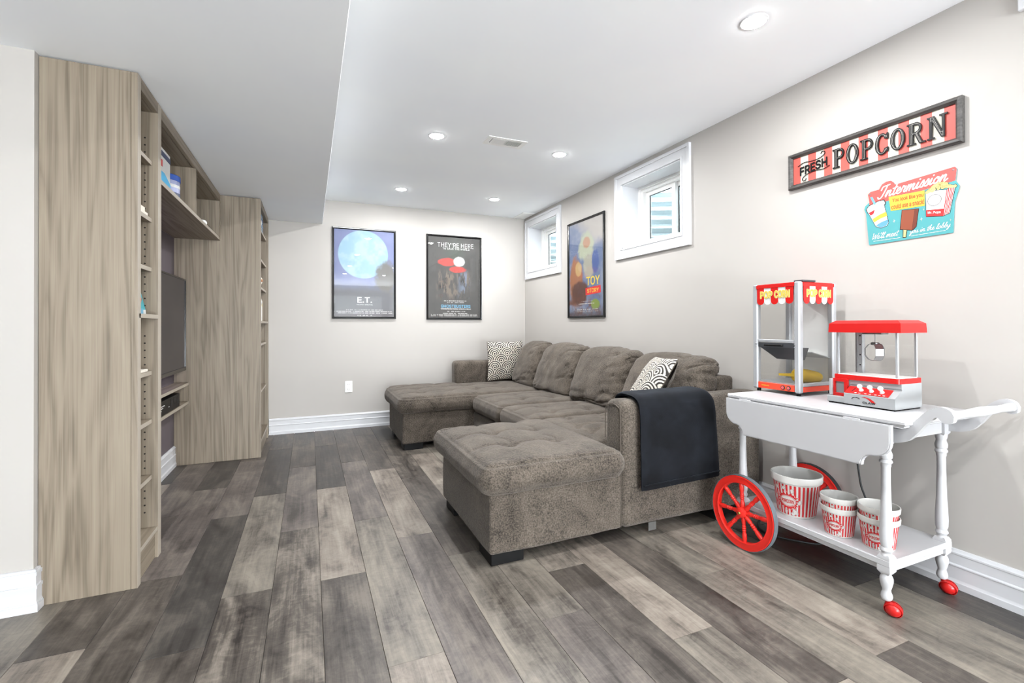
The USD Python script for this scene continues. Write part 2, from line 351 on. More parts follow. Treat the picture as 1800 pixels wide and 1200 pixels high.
struct('wall_front', cat_([bx(X0, DX0, Y0-.12, Y0, 0, H), bx(DX1, WX+.02, Y0-.12, Y0, 0, H), bx(DX0, DX1, Y0-.12, Y0, DZ, H)]), WALL)
dr = tag(UsdGeom.Xform.Define(stage, '/World/door_1'), kind='structure')     # unseen patio door with opaque blinds, added to go with the fill light
for a, b in ((DX0, (DX0+DX1)/2), ((DX0+DX1)/2, DX1)):
    part(dr, 'leaf_frame', ext(sbox(a+.002, .002, b-.002, DZ-.002).difference(sbox(a+.08, .10, b-.08, DZ-.08)), .045, frame((0, Y0-.03, 0), (1, 0, 0), (0, 0, 1))), TRIM)
    part(dr, 'pane', bx(a+.075, b-.075, Y0-.055, Y0-.049, .095, DZ-.075), GLASS)
    part(dr, 'roller_blind', bx(a+.004, b-.004, Y0-.024, Y0-.020, .01, DZ-.004), PLASTIC_W)
struct('wall_far_left', bx(X0-.12, X0, Y0-.1, LWY+.14, 0, H), WALL)
# floor: subfloor slab with every plank on it
fl = struct('floor', bx(X0, WX, Y0, WY, -.06, -.009), PLANK[2])
RW_, RL, RX = .187, 1.233, .044
PH = {-6: 1.5, -5: 2.06, -4: 2.496, -3: 1.908, -2: 2.214, -1: 2.794, 0: 2.197, 1: 1.553, 2: 2.476, 3: 2.185, 4: 1.567, 5: 1.867, 6: 1.29, 7: .934, 8: 1.569, 9: .959, 10: 1.75, 11: 1.248, 12: .6}
# tone of the planks of each row, from the one that begins at the row's joint: (offset -> tone)
TONE = {(-6, 0): 3, (-6, -1): 2, (-5, 0): 1, (-5, -1): 4, (-5, 1): 2, (-4, 0): 2, (-4, -1): 1, (-4, 1): 0, (-3, 0): 0, (-3, -1): 1, (-3, 1): 2, (-3, 2): 1, (-2, 0): 3, (-2, -1): 5, (-2, 1): 0, (-2, 2): 1,
        (-1, 0): 2, (-1, -1): 5, (-1, -2): 2, (-1, 1): 1, (0, 0): 4, (0, -1): 1, (0, 1): 0, (0, 2): 1, (1, 0): 3, (1, -1): 4, (1, 1): 2, (1, 2): 1, (2, 0): 4, (2, -1): 2, (2, 1): 1, (2, 2): 1, (3, 0): 1, (3, -1): 3, (3, 1): 5, (3, -2): 3, (3, 2): 0,
        (4, 0): 3, (4, -1): 2, (4, 1): 4, (5, 0): 5, (5, -1): 1, (6, 0): 4, (6, -1): 3, (7, 0): 1, (7, -1): 4, (8, 0): 3, (8, -1): 3, (9, 0): 4, (9, -1): 1, (10, 0): 3, (10, -1): 3, (11, 0): 0, (11, -1): 3, (12, 0): 0, (12, -1): 1}
rp = random.Random(5)
for k in range(-12, 13):
    xa, xb = RX+k*RW_, RX+(k+1)*RW_
    ph = PH.get(k, rp.random()*RL)
    for j in range(-4, 5):
        ya, yb = ph+j*RL, ph+(j+1)*RL
        tone = TONE.get((k, j), rp.choice([0, 1, 1, 2, 2, 3, 4, 5]))
        ya, yb = max(ya, -.7), min(yb, WY-.006); xb2 = min(xb, WX-.006); xa2 = xa
        if (xa+xb)/2 < LWX: yb = min(yb, LWY-.006)
        elif xa < LWX+.006: xa2 = LWX+.006 if ya > LWY else xa
        if yb-ya < .05 or xb2-xa2 < .02: continue
        part(fl, 'plank', bx(xa2+.0005, xb2-.0005, ya+.0005, yb-.0005, -.009, 0, .0011), PLANK[tone])
# baseboards: a stepped profile, (thickness, height)
BB = [(0, 0), (.020, 0), (.020, .026), (.0175, .030), (.0155, .036), (.0145, .040), (.0145, .088), (.0175, .091), (.0175, .096), (.0125, .101), (.0125, .138), (.0155, .142), (.0155, .148), (.011, .152), (.008, .160), (0, .161)]
def base_run(p0, p1, nrm):
    p0, p1, nrm = np.array(p0, float), np.array(p1, float), np.array(nrm, float)
    d = p1-p0; L = np.linalg.norm(d); d = d/L
    m = np.eye(4); m[:3, 0] = [*nrm, 0]; m[:3, 1] = [0, 0, 1]; m[:3, 2] = np.cross(m[:3, 0], m[:3, 1]); m[:3, 3] = [*(p0 if m[:2, 2]@d > 0 else p1), 0]
    return ext(Polygon(BB), L, m)
struct('baseboard_right', base_run((WX, Y0), (WX, WY), (-1, 0)), TRIM, smooth=30)
struct('baseboard_back', base_run((-.375, WY), (WX-.018, WY), (0, -1)), TRIM, smooth=30)
lay = []
for (t0, za), (t1, zb) in zip(BB[1:-1], BB[2:]):
    if zb-za < 1e-4: continue
    tt = max(t0, t1) if zb < .15 else t0
    lay.append(ext(union_all([sbox(X0, LWY-tt, LWX+tt, LWY), sbox(LWX, LWY-tt, LWX+tt, LWY+.0265)]), zb-za, frame((0, 0, za), (1, 0, 0), (0, 1, 0))))
struct('baseboard_left', cat_(lay), TRIM)
struct('baseboard_alcove', base_run((LWX+.0015, 2.79), (LWX+.0015, 4.455), (1, 0)), TRIM, smooth=30)
struct('trim_2', cat_([bx(WX-.02, WX, .30, .869, 2.285, 2.385, .003), bx(WX-.02, WX, .30, .869, 2.385, 2.4, .003)]), TRIM)

# windows
def window(name, y0, y1, z0, z1, far_well):
    w = tag(UsdGeom.Xform.Define(stage, '/World/'+name), kind='structure')
    c = .088
    def ring(a0, a1, b0, b1, t): return sbox(a0, b0, a1, b1).difference(sbox(a0+t, b0+t, a1-t, b1-t))
    m = frame((WX, 0, 0), (0, -1, 0), (0, 0, 1))
    f = lambda g, d, x: ext(affinity.scale(g, -1, 1, origin=(0, 0)), d, frame((x, 0, 0), (0, -1, 0), (0, 0, 1)))
    part(w, 'casing', cat_([f(ring(y0-c+.024, y1+c-.024, z0-c+.024, z1+c-.024, c-.036), .014, WX), f(ring(y0-c, y1+c, z0-c, z1+c, .024), .022, WX), f(ring(y0-.012, y1+.012, z0-.012, z1+.012, .012), .019, WX)]), TRIM)
    part(w, 'jamb', cat_([bx(WX-.004, WX+.27, y0-.001, y0+.010, z0, z1), bx(WX-.004, WX+.27, y1-.010, y1+.001, z0, z1), bx(WX-.004, WX+.27, y0, y1, z0-.001, z0+.010), bx(WX-.004, WX+.27, y0, y1, z1-.010, z1+.001)]), TRIM)
    X = WX+.18
    part(w, 'frame', cat_([f(ring(y0+.030, y1-.030, z0+.030, z1-.030, .022), .075, X+.075), f(ring(y0+.010, y1-.010, z0+.010, z1-.010, .020), .095, X+.075)]), PLASTIC_W)
    mid = (y0+y1)/2-.03
    for i, (a, b, xx) in enumerate(((mid-.02, y1-.05, X+.035), (y0+.05, mid+.02, X+.06))):
        part(w, 'sash', f(ring(a, b, z0+.048, z1-.048, .040), .024, xx+.024), PLASTIC_W)
        part(w, 'gasket', f(ring(a+.038, b-.038, z0+.086, z1-.086, .005), .010, xx+.017), DRUBBER)
        part(w, 'pane', bx(xx+.009, xx+.014, a+.038, b-.038, z0+.086, z1-.086), GLASS)
window('window_1', *WIN[0], False); window('window_2', *WIN[1], True)
for i, (y0, y1, z0, z1) in enumerate(WIN):
    ym = (y0+y1)/2
    # corrugated half-round window well outside, gravel at its foot
    n, R = 90, .62
    zz = np.linspace(z0-.35, z1+.25, n); ph = np.linspace(-np.pi/2, np.pi/2, 36)
    P = np.array([[(WX+WT+.01+(R*.95+.022*math.sin(z*2*np.pi/.085))*math.cos(a), ym+(R+.022*math.sin(z*2*np.pi/.085))*math.sin(a), z) for a in ph] for z in zz])
    P2 = np.array([[(x+.004*math.cos(a), y+.004*math.sin(a), z) for (x, y, z), a in zip(r, ph)] for r in P])
    na = len(ph); ii = np.arange(n*na).reshape(n, na); q = np.stack([ii[:-1, :-1], ii[:-1, 1:], ii[1:, 1:], ii[1:, :-1]], -1).reshape(-1, 4)
    V = np.vstack([P.reshape(-1, 3), P2.reshape(-1, 3)]); q = np.vstack([q, q[:, ::-1]+n*na])
    w = thing('window_well', ['corrugated galvanised steel well outside the window nearer the popcorn sign', 'corrugated galvanised steel well outside the window in the far corner'][i], 'window well', (WX+WT+.3, ym, z0-.35))
    part(w, 'corrugated_liner', (V, q), STEELWELL, smooth=True)
    part(w, 'gravel_bed', bx(WX+WT, WX+WT+.7, ym-.7, ym+.7, z0-.42, z0-.33), GRAVEL)
gr = struct('ground_outside', bx(WX+WT+.66, WX+6, Y0-4, WY+6, z1+.12, z1+.2), GRAVEL)

# ------------------------------------------------------------------ recessed ceiling lights
def ceiling_light(x, y, z, label, group=None):
    t = thing('ceiling_light', label, 'ceiling light', (x, y, z), group)
    part(t, 'trim_ring', lathe([(.050, -.001), (.0515, -.0045), (.056, -.004), (.059, -.0005), (.059, 0), (.050, 0)], 36, (x, y, z)), TRIM, smooth=40)
    part(t, 'lens', lathe([(0, -.015), (.018, -.0142), (.034, -.0115), (.045, -.0075), (.0505, -.002), (.0505, -.0005), (0, -.0005)], 36, (x, y, z)), LENS, smooth=True)
    l = UsdLux.DiskLight.Define(stage, str(t.GetPath())+'/lamp')
    l.CreateRadiusAttr(.03); l.CreateNormalizeAttr(True); l.CreateIntensityAttr(LAMP_POWER if x > -1 else LEFT_POWER); l.CreateColorAttr(Gf.Vec3f(.975, .985, 1.))
    l.AddTranslateOp().Set(Gf.Vec3d(0, 0, -.0165))
for x, y, lab in ((.825, 3.24, 'lit recessed ceiling light left of the ceiling vent'), (1.798, 3.22, 'lit recessed ceiling light right of the ceiling vent'),
                  (.825, 4.637, 'lit recessed ceiling light nearest the back wall, above the pale blue poster'), (1.80, 4.633, 'lit recessed ceiling light near the far corner window'),
                  (1.804, 1.473, 'lit recessed ceiling light at the top of the picture, left of the popcorn sign')):
    ceiling_light(x, y, H, lab)
for x, y, lab in ((.825, 1.473, 'recessed ceiling light just above the top edge of the view'), (.825, -.3, 'lit recessed ceiling light behind the viewer, left one'), (1.80, -.3, 'lit recessed ceiling light behind the viewer, near the right wall'),
                  (.825, -2.0, 'lit recessed ceiling light by the front wall, left one'), (1.8, -2.0, 'lit recessed ceiling light by the front wall, near the right wall'),
                  (-1.80, 1.1, 'lit recessed ceiling light in the bay left of the bulkhead, nearest the cabinet wall'), (-1.80, -.7, 'lit recessed ceiling light in the bay left of the bulkhead, middle one'), (-3.2, .2, 'lit recessed ceiling light in the far left bay')):
    ceiling_light(x, y, H, lab)
# ceiling vents
def vent(cx, cy, lx, ly, n, label):
    t = thing('ceiling_vent', label, 'vent', (cx, cy, H-.012))
    ringp = sbox(-lx/2, -ly/2, lx/2, ly/2).difference(sbox(-lx/2+.035, -ly/2+.028, lx/2-.035, ly/2-.028))
    part(t, 'frame', ext(ringp, .0045, frame((cx, cy, H-.0045), (1, 0, 0), (0, 1, 0))), PLASTIC_W)
    part(t, 'backing', bx(cx-lx/2+.03, cx+lx/2-.03, cy-ly/2+.02, cy+ly/2-.02, H-.0012, H-.0004), plain('vent_shadow_gap', rgb(118, 120, 122), .8) if not stage.GetPrimAtPath('/World/Looks/vent_shadow_gap') else UsdShade.Material.Get(stage, '/World/Looks/vent_shadow_gap'))
    for k in range(n):
        x = cx-lx/2+.04+(lx-.08)*(k+.5)/n
        s = bx(-.0042, .0042, cy-ly/2+.026, cy+ly/2-.026, -.0008, .0008); s.apply_transform(trimesh.transformations.rotation_matrix(.38 if k < n/2 else -.38, [0, 1, 0])); s.apply_translation([x, 0, H-.0045])
        part(t, 'louvre', s, PLASTIC_W)
vent(1.315, 3.163, .30, .145, 20, 'white louvred ceiling vent between two recessed lights')
t = thing('ceiling_vent', 'small plain white vent plate in the far ceiling corner', 'vent', (2.385, 5.18, H-.006))
part(t, 'plate', bx(2.32, 2.475, 5.03, 5.335, H-.006, H-.0005, .002), PLASTIC_W)
part(t, 'lip', bx(2.325, 2.47, 5.035, 5.33, H-.009, H-.006, .001), PLASTIC_W)
# outlet
t = thing('wall_outlet', 'white electrical outlet plate low on the back wall', 'outlet', (.386, WY, .385))
part(t, 'plate', bx(.349, .425, WY-.006, WY, .386, .508, .003), PLASTIC_W)
part(t, 'socket', cat_([bx(.372, .402, WY-.009, WY-.004, .457, .489, .002), bx(.372, .402, WY-.009, WY-.004, .405, .437, .002)]), PLASTIC_W)
part(t, 'slots', cat_([bx(a, a+.0028, WY-.0095, WY-.008, z, z+.010) for z in (.468, .416) for a in (.380, .391)]), DARKHOLE)

# ------------------------------------------------------------------ framed posters (plain generic pictures)
def moulding(w, h, t, d, m):
    """Four mitred frame bars; the frame's outer size is w x h."""
    out = []
    prof = lambda a, b: None
    for (a, b, q) in (((0, 0), (w, 0), 0), ((w, 0), (w, h), 1), ((w, h), (0, h), 2), ((0, h), (0, 0), 3)):
        a, b = np.array(a, float), np.array(b, float); dd = (b-a)/np.linalg.norm(b-a); n = np.array([-dd[1], dd[0]])
        pr = [(0, 0), (0, d*.75), (t*.2, d), (t*.6, d*.93), (t, d*.55), (t, 0)]
        V = [(*(a+(dd+n)*s), z) for s, z in pr]+[(*(b+(-dd+n)*s), z) for s, z in pr]
        k = len(pr); F = []
        for i in range(k):
            j = (i+1) % k; F += [(i, k+i, k+j), (i, k+j, j)]
        for i in range(1, k-1): F += [(0, i, i+1), (k, k+i+1, k+i)]
        mm = trimesh.Trimesh(V, F); mm.fix_normals(); mm.apply_transform(m); out.append(mm)
    return out
def sm(a, b, x): t = np.clip((x-a)/(b-a), 0, 1); return t*t*(3-2*t)
def mixc(a, b, t): return a*(1-t[..., None])+np.array(b)*t[..., None]
def N2(u, v, s, seed, oct=4): return meshkit.fbm(np.stack([u*s, v*s*1.45, u*0+.5], -1), oct, seed)
def poster(label, o, ax, w, h, fn, texts, thick=.022):
    m = frame(o, ax['xd'], ax['yd']); zd = m[:3, 2]
    t = thing('framed_poster', label, 'poster', np.array(o)+np.array(ax['xd'])*w/2)
    for b in moulding(w, h, .021, thick, m): part(t, 'frame_bar', b, BLACK_GLOSS)
    part(t, 'backing_board', ext(sbox(.006, .006, w-.006, h-.006), .006, m), BLACK)
    q = .016
    ms, col = sheet(np.array(o)+np.array(ax['xd'])*q+np.array(ax['yd'])*q+zd*.0075, ax['xd'], ax['yd'], w-2*q, h-2*q, 150, 220, fn)
    pr = part(t, 'print', ms, PRINT, colors=col)
    for s, x, y, hh, mt, bold, wd in texts:
        p = text_poly(s, hh, bold); p = fit(p, wd, hh) if wd else centred(p)
        part(pr, 'lettering', ext(affinity.translate(p, x*w, y*h), .0004, m, .0078), mt)
    part(t, 'acrylic_pane', ext(sbox(.014, .014, w-.014, h-.014), .0012, m, .0105), POSTERGLASS)
L_ = lambda *c: np.array(rgb(*c))*.62
def credits(c, u, v, lines, col, seed):
    for (v0, hh, a, b) in lines:
        on = (np.abs(v-v0) < hh)*(u > a)*(u < b)*(meshkit.noise(np.stack([u*95, v*0+v0*50, u*0], -1), seed) > .36)
        c = mixc(c, col, on*.8)
    return c
def art_moon(u, v):
    c = mixc(np.zeros(u.shape+(3,))+L_(112, 122, 172), L_(150, 160, 200), N2(u, v, 3, 1))
    c = mixc(c, L_(104, 106, 112), sm(.48, .30, v+.05*N2(u, v, 6, 2)))
    n = N2(u, v, 5, 3)
    d = np.hypot((u-.48)/.41, (v-.72)/.275)
    disc = sm(1.015, .985, d)
    c = mixc(c, L_(160, 200, 222), disc); c = mixc(c, L_(186, 216, 230), disc*sm(.45, .7, n))
    c = mixc(c, L_(118, 116, 112), sm(.06, -.02, np.hypot((u-.86)/.9, (v-.46)/1.0)-.17+.16*(N2(u, v, 9, 5)-.5)))
    c = mixc(c, L_(84, 74, 80), sm(.10, .0, v)*.8)
    return credits(c, u, v, [(.085, .005, .2, .8), (.066, .005, .04, .96), (.047, .005, .04, .96), (.022, .004, .38, .62)], L_(210, 205, 205), 4)
def art_dark(u, v):
    n = N2(u, v, 4, 11)
    c = mixc(np.zeros(u.shape+(3,))+L_(66, 65, 64), L_(92, 90, 86), n)
    c = mixc(c, L_(84, 98, 84), sm(.35, 0, np.hypot((u-.5)/.8, v-.78))*.6)
    b = lambda x, y, a, e: sm(1.1, .85, np.hypot((u-x)/a, (v-y)/e)+.5*(N2(u, v, 8, 13)-.5))
    c = mixc(c, L_(206, 74, 66), b(.36, .69, .17, .05)); c = mixc(c, L_(206, 74, 66), b(.56, .60, .16, .04))
    c = mixc(c, L_(228, 228, 224), b(.58, .70, .11, .06))
    fig = N2(u*2.2, v*.6, 9, 17)
    zone = sm(.2, .30, v)*sm(.62, .52, v)*sm(.12, .24, u)*sm(.84, .72, u)
    c = mixc(c, L_(132, 118, 104), zone*sm(.48, .62, fig)*.85); c = mixc(c, L_(128, 140, 165), zone*sm(.5, .6, N2(u*2, v*.7, 8, 19))*sm(.5, .7, u)*.8)
    c = mixc(c, L_(34, 33, 34), zone*sm(.56, .7, N2(u*3, v, 9, 23))*.8)
    return credits(c, u, v, [(.215, .006, .30, .72), (.195, .005, .36, .68), (.115, .005, .25, .78), (.085, .004, .35, .7), (.062, .004, .28, .74), (.045, .004, .06, .95), (.030, .004, .06, .95)], L_(214, 212, 208), 5)
def art_warm(u, v):
    n = N2(u, v, 4, 31)
    c = mixc(np.zeros(u.shape+(3,))+L_(104, 122, 160), L_(150, 160, 182), sm(.35, .7, n))
    c = mixc(c, L_(196, 190, 184), sm(.8, 1.0, v+.4*(u-.5)+.2*(n-.5)))
    b = lambda x, y, a, e, s: sm(1.15, .8, np.hypot((u-x)/a, (v-y)/e)+.7*(N2(u, v, 7, s)-.5))
    c = mixc(c, L_(190, 196, 170), b(.52, .72, .22, .15, 32)); c = mixc(c, L_(196, 150, 120), b(.54, .76, .10, .06, 33))
    c = mixc(c, L_(178, 176, 160), b(.6, .52, .17, .12, 34)); c = mixc(c, L_(70, 96, 160), b(.78, .55, .10, .12, 35))
    c = mixc(c, L_(172, 112, 74), b(.22, .38, .20, .26, 36)); c = mixc(c, L_(206, 170, 112), b(.3, .5, .10, .08, 37)); c = mixc(c, L_(96, 58, 44), b(.34, .24, .26, .13, 38))
    c = mixc(c, L_(122, 74, 52), sm(.30, .12, v)*sm(.35, .7, N2(u, v, 9, 39)))
    c = mixc(c, L_(140, 160, 70), b(.78, .12, .12, .05, 40)); c = mixc(c, L_(70, 62, 66), sm(.10, .0, v)*.7)
    return credits(c, u, v, [(.155, .004, .35, .7), (.13, .004, .3, .75), (.07, .004, .25, .85), (.05, .004, .25, .85)], L_(220, 214, 205), 6)
poster('black framed poster with a large pale blue disc on periwinkle, on the back wall', (.221, WY-.001, 1.180), BW, .668, .983, art_moon,
       [('E.T.', .50, .208, .062, WPRINT, True, .155), ('THE EXTRA-TERRESTRIAL', .5, .155, .010, WPRINT, False, .17)])
poster('black framed dark charcoal poster with a white headline, right one on the back wall', (1.235, WY-.001, 1.171), BW, .672, .988, art_dark,
       [("THEY'RE HERE", .52, .885, .052, WPRINT, False, .44), ('TO SAVE THE WORLD', .53, .842, .022, WPRINT, False, .33), ('GHOSTBUSTERS', .52, .160, .036, BLUEPRINT_, True, .36), ('THE SUPERNATURAL SPECTACULAR', .52, .128, .013, WPRINT, False, .37)])
poster('black framed colourful poster in blue and orange between the two windows', (WX-.001, 4.257, 1.173), RW, .658, .975, art_warm,
       [('TOY', .70, .365, .085, YPRINT, True, .23), ('STORY', .70, .268, .040, YPRINT, True, .20)])
pr = stage.GetPrimAtPath('/World/framed_poster_002/print')
part(pr, 'title_band', ext(affinity.translate(affinity.rotate(sbox(-.13, -.035, .13, .035), 3), .70*.658, .268*.975), .0003, frame((WX-.001, 4.257, 1.173), **RW) if False else frame((WX-.001, 4.257, 1.173), RW['xd'], RW['yd']), .00765), REDPRINT)
# ------------------------------------------------------------------ built-in cabinets along the left wall
BKX = LWX+.002
EDGEB = plain('pale_oak_banding', rgb(165, 156, 142), .5)
def shelf_board(t, name, x0, x1, y0, y1, z, th=.019, m=WOODY):
    b = part(t, name, bx(x0, x1, y0, y1, z-th, z, .001), m)
    part(b, 'edge_band', bx(x1, x1+.0008, y0, y1, z-th, z), EDGEB)
XT = -.666
t = thing('bookcase', 'tall narrow grey oak bookcase tower nearest the viewer, at the left edge', 'bookcase', (-.83, 2.62, 0))
part(t, 'side_panel', bx(BKX, XT-.0225, 2.444, 2.466, 0, BZ-.006, .001), WOODZ)
part(t, 'front_edge', bx(XT-.022, XT, 2.444, 2.484, 0, BZ-.006, .001), WOODZ)
part(t, 'side_panel', bx(BKX, XT, 2.735, 2.785, 0, BZ-.006, .001), WOODZ)
part(t, 'back_panel', bx(BKX, BKX+.008, 2.466, 2.735, .1, BZ-.02), WOODZ)
part(t, 'edge_band', bx(XT, XT+.0008, 2.735, 2.785, 0, BZ-.006), EDGEB); part(t, 'edge_band', bx(XT, XT+.0008, 2.444, 2.484, 0, BZ-.006), EDGEB)
part(t, 'top_rail', bx(XT-.022, XT, 2.484, 2.735, 2.122, BZ-.006, .001), WOODY)
part(t, 'top_panel', bx(BKX, XT-.023, 2.466, 2.735, 2.122, 2.141), WOODY)
for z in (1.887, 1.615, 1.380, .891, .661, .397): shelf_board(t, 'shelf', BKX+.01, -.690, 2.469, 2.732, z)
shelf_board(t, 'fixed_shelf', BKX+.01, XT, 2.466, 2.735, 1.157)
shelf_board(t, 'bottom_shelf', BKX+.01, XT-.002, 2.466, 2.735, .148)
part(t, 'kick_board', bx(XT-.03, XT-.012, 2.466, 2.735, 0, .129, .001), WOODY)
holes = []
for z0, z1 in ((.22, .34), (.43, .62), (.69, .84), (.92, 1.06), (1.20, 1.34), (1.40, 1.58), (1.66, 1.84), (1.93, 2.0)):
    for z in np.arange(z0, z1, .034):
        for x in (-.717, -.90): holes.append(cyl(.0038, 0, .001, (x, 2.7345, z), 8, (0, -1, 0)))
part(t, 'peg_holes', cat_(holes), DARKHOLE, kind='stuff')
# bridge with two open compartments over the television
t = thing('wall_cabinet', 'long grey oak overhead cabinet bridging the two bookcase towers above the television', 'cabinet', (-.83, 3.62, 1.80))
part(t, 'bottom_panel', bx(BKX, XT-.002, 2.786, 4.424, 1.800, 1.822, .001), WOODY)
part(t, 'top_rail', bx(XT-.022, XT-.001, 2.786, 4.458, 2.118, BZ-.006, .001), WOODY)
part(t, 'top_panel', bx(BKX, XT-.024, 2.786, 4.424, 2.118, 2.137), WOODY)
part(t, 'edge_band', bx(XT-.002, XT-.0012, 2.786, 4.424, 1.800, 1.822), EDGEB)
part(t, 'divider', bx(BKX+.01, XT-.003, 3.570, 3.590, 1.8225, 2.1175, .001), WOODZ)
part(t, 'end_panel', bx(BKX, XT-.002, 4.425, 4.458, 1.800, 2.1175, .001), WOODZ)
part(t, 'back_panel', bx(BKX, BKX+.008, 2.786, 4.424, 1.823, 2.117), WOODY)
# far tower
X2 = -.376
t = thing('bookcase', 'tall deep grey oak bookcase tower farther back, reaching to the back wall', 'bookcase', (-.68, 4.9, 0))
part(t, 'side_panel', bx(BKX, X2, 4.460, 4.490, 0, BZ-.006, .0012), WOODZ)
part(t, 'side_panel', bx(BKX, X2, 5.215, 5.245, 0, BZ-.006, .001), WOODZ)
part(t, 'edge_band', bx(X2, X2+.0008, 4.46, 4.49, 0, BZ-.006), EDGEB); part(t, 'edge_band', bx(X2, X2+.0008, 5.215, 5.245, 0, BZ-.006), EDGEB)
part(t, 'filler_strip', bx(X2-.03, X2-.004, 5.2455, WY-.002, 0, BZ-.006, .001), WOODZ)
part(t, 'back_panel', bx(-.80, -.79, 4.49, 5.215, .1, BZ-.02), WOODZ)
part(t, 'top_rail', bx(X2-.022, X2, 4.4905, 5.2145, 2.118, BZ-.006, .001), WOODY)
part(t, 'top_panel', bx(-.789, X2-.024, 4.491, 5.214, 2.118, 2.137), WOODY)
for z in (1.955, 1.695, 1.447, .950, .535): shelf_board(t, 'shelf', -.788, -.392, 4.493, 5.212, z)
shelf_board(t, 'fixed_shelf', -.788, X2, 4.491, 5.214, 1.147)
shelf_board(t, 'bottom_shelf', -.788, X2-.002, 4.491, 5.214, .135)
part(t, 'kick_board', bx(X2-.03, X2-.012, 4.491, 5.214, 0, .115, .001), WOODY)
# media ledge
t = thing('media_shelf', 'shallow open grey oak media shelf below the television', 'shelf', (-.93, 3.62, .49))
part(t, 'top_panel', bx(BKX, -.884, 2.786, 4.458, .635, .656, .001), WOODY)
part(t, 'bottom_panel', bx(BKX, -.884, 2.786, 4.458, .487, .508, .001), WOODY)
part(t, 'edge_band', cat_([bx(-.884, -.8832, 2.786, 4.458, .635, .656), bx(-.884, -.8832, 2.786, 4.458, .487, .508)]), EDGEB)
part(t, 'end_panel', bx(BKX, -.884, 4.430, 4.458, .5085, .6345, .001), WOODZ)
# television
t = thing('television', 'black flat television mounted on the wall between the bookcase towers', 'television', (-.91, 3.80, .75))
part(t, 'bezel', ext(sbox(3.19, .757, 4.425, 1.470).difference(sbox(3.20, .783, 4.415, 1.460)), .012, frame((-.906, 0, 0), (0, 1, 0), (0, 0, 1))), BLACK_GLOSS)
part(t, 'screen', bx(-.903, -.899, 3.199, 4.416, .782, 1.461), SCREEN)
part(t, 'rear_housing', bx(-.955, -.9065, 3.24, 4.38, .79, 1.44, .012), BLACK)
part(t, 'wall_bracket', bx(LWX+.002, -.9555, 3.65, 3.95, .95, 1.25, .004), BLACK)
part(t, 'maker_mark', bx(-.8935, -.8925, 3.36, 3.42, .766, .773), STEEL)
part(t, 'glow_strip', bx(-.962, -.957, 3.3, 4.36, .80, 1.42, .001), LEDGLOW, label='violet glowing light strip behind the screen')
t = thing('media_receiver', 'black slim media receiver with small white marks inside the media shelf', 'receiver', (-.935, 3.85, .508))
part(t, 'body', bx(-.978, -.889, 3.10, 4.20, .5085, .606, .003), BLACK)
for y in (3.98, 4.06, 4.14): part(t, 'slot', bx(-.8895, -.8875, y-.018, y+.018, .545, .595), DARKHOLE)
for y, z, w in ((3.70, .57, .10), (3.70, .557, .07), (3.69, .543, .04), (3.90, .545, .02)): part(t, 'printed_mark', bx(-.8895, -.8882, y, y+w, z, z+.006), WPRINT)
solo('disc_player', bx(-.975, -.90, 3.15, 3.75, .6565, .676, .004), BLACK_GLOSS, 'flat glossy black player lying on top of the media shelf', 'player')

# ------------------------------------------------------------------ things on the shelves
BLUE = plain('deep_blue_print', rgb(26, 74, 160), .4); NAVYP = plain('navy_print', rgb(34, 48, 84), .45); LBLUE = plain('cyan_print', rgb(40, 160, 206), .4); TEALB = plain('teal_box', rgb(40, 150, 160), .4)
GOLD = plain('bronze_ornament', rgb(176, 128, 92), .35, metallic=.4); ODGREY = plain('off_white_paper', rgb(226, 220, 208), .7)
t = thing('game_box', 'white and blue boxed game with a dark band, upright in the overhead cabinet', 'box', (-.73, 3.03, 1.8225))
part(t, 'carton', bx(-.79, -.70, 2.80, 3.10, 1.8225, 2.03, .002), WPRINT)
part(t, 'title_band', bx(-.6998, -.6985, 2.80, 3.10, 1.985, 2.012), NAVYP)
part(t, 'blue_panel', ext(Polygon([(2.80, 1.824), (3.0995, 1.824), (3.0995, 1.872), (2.98, 1.905), (2.86, 1.90), (2.80, 1.88)]), .0012, frame((-.6988, 0, 0), (0, 1, 0), (0, 0, 1)) @ np.diag([1, 1, 1, 1])), LBLUE)
part(t, 'red_figure', bx(-.6998, -.6985, 2.93, 2.95, 1.93, 1.965), REDPRINT)
t = thing('storage_tin', 'blue and silver round-lidded tin beside the boxed game in the overhead cabinet', 'tin', (-.76, 3.22, 1.8225))
part(t, 'tin_body', lathe([(0, 0), (.080, 0), (.080, .105), (0, .105)], 28, (-.765, 3.235, 1.8225)), plain('silver_blue_print', rgb(150, 156, 190), .4), smooth=40)
part(t, 'lid', lathe([(0, .105), (.083, .105), (.083, .135), (.078, .139), (0, .139)], 28, (-.765, 3.235, 1.8225)), BLUE, smooth=40)
part(t, 'wave_band', lathe([(.0802, .02), (.0812, .02), (.0812, .038), (.0802, .038), (.0802, .02)], 28, (-.765, 3.235, 1.8225)), NAVYP)
part(t, 'wave_band', lathe([(.0802, .065), (.0812, .065), (.0812, .082), (.0802, .082), (.0802, .065)], 28, (-.765, 3.235, 1.8225)), WPRINT)
t = thing('ornament', 'small white and black ornament lying in the right end of the overhead cabinet', 'ornament', (-.70, 4.05, 1.8225))
part(t, 'pale_end', sphere((-.70, 3.97, 1.845), .024, 2, (1, 1.8, .9)), PLASTIC_W, smooth=True)
part(t, 'dark_end', sphere((-.70, 4.11, 1.838), .020, 2, (1, 2.6, .75)), BLACK, smooth=True)
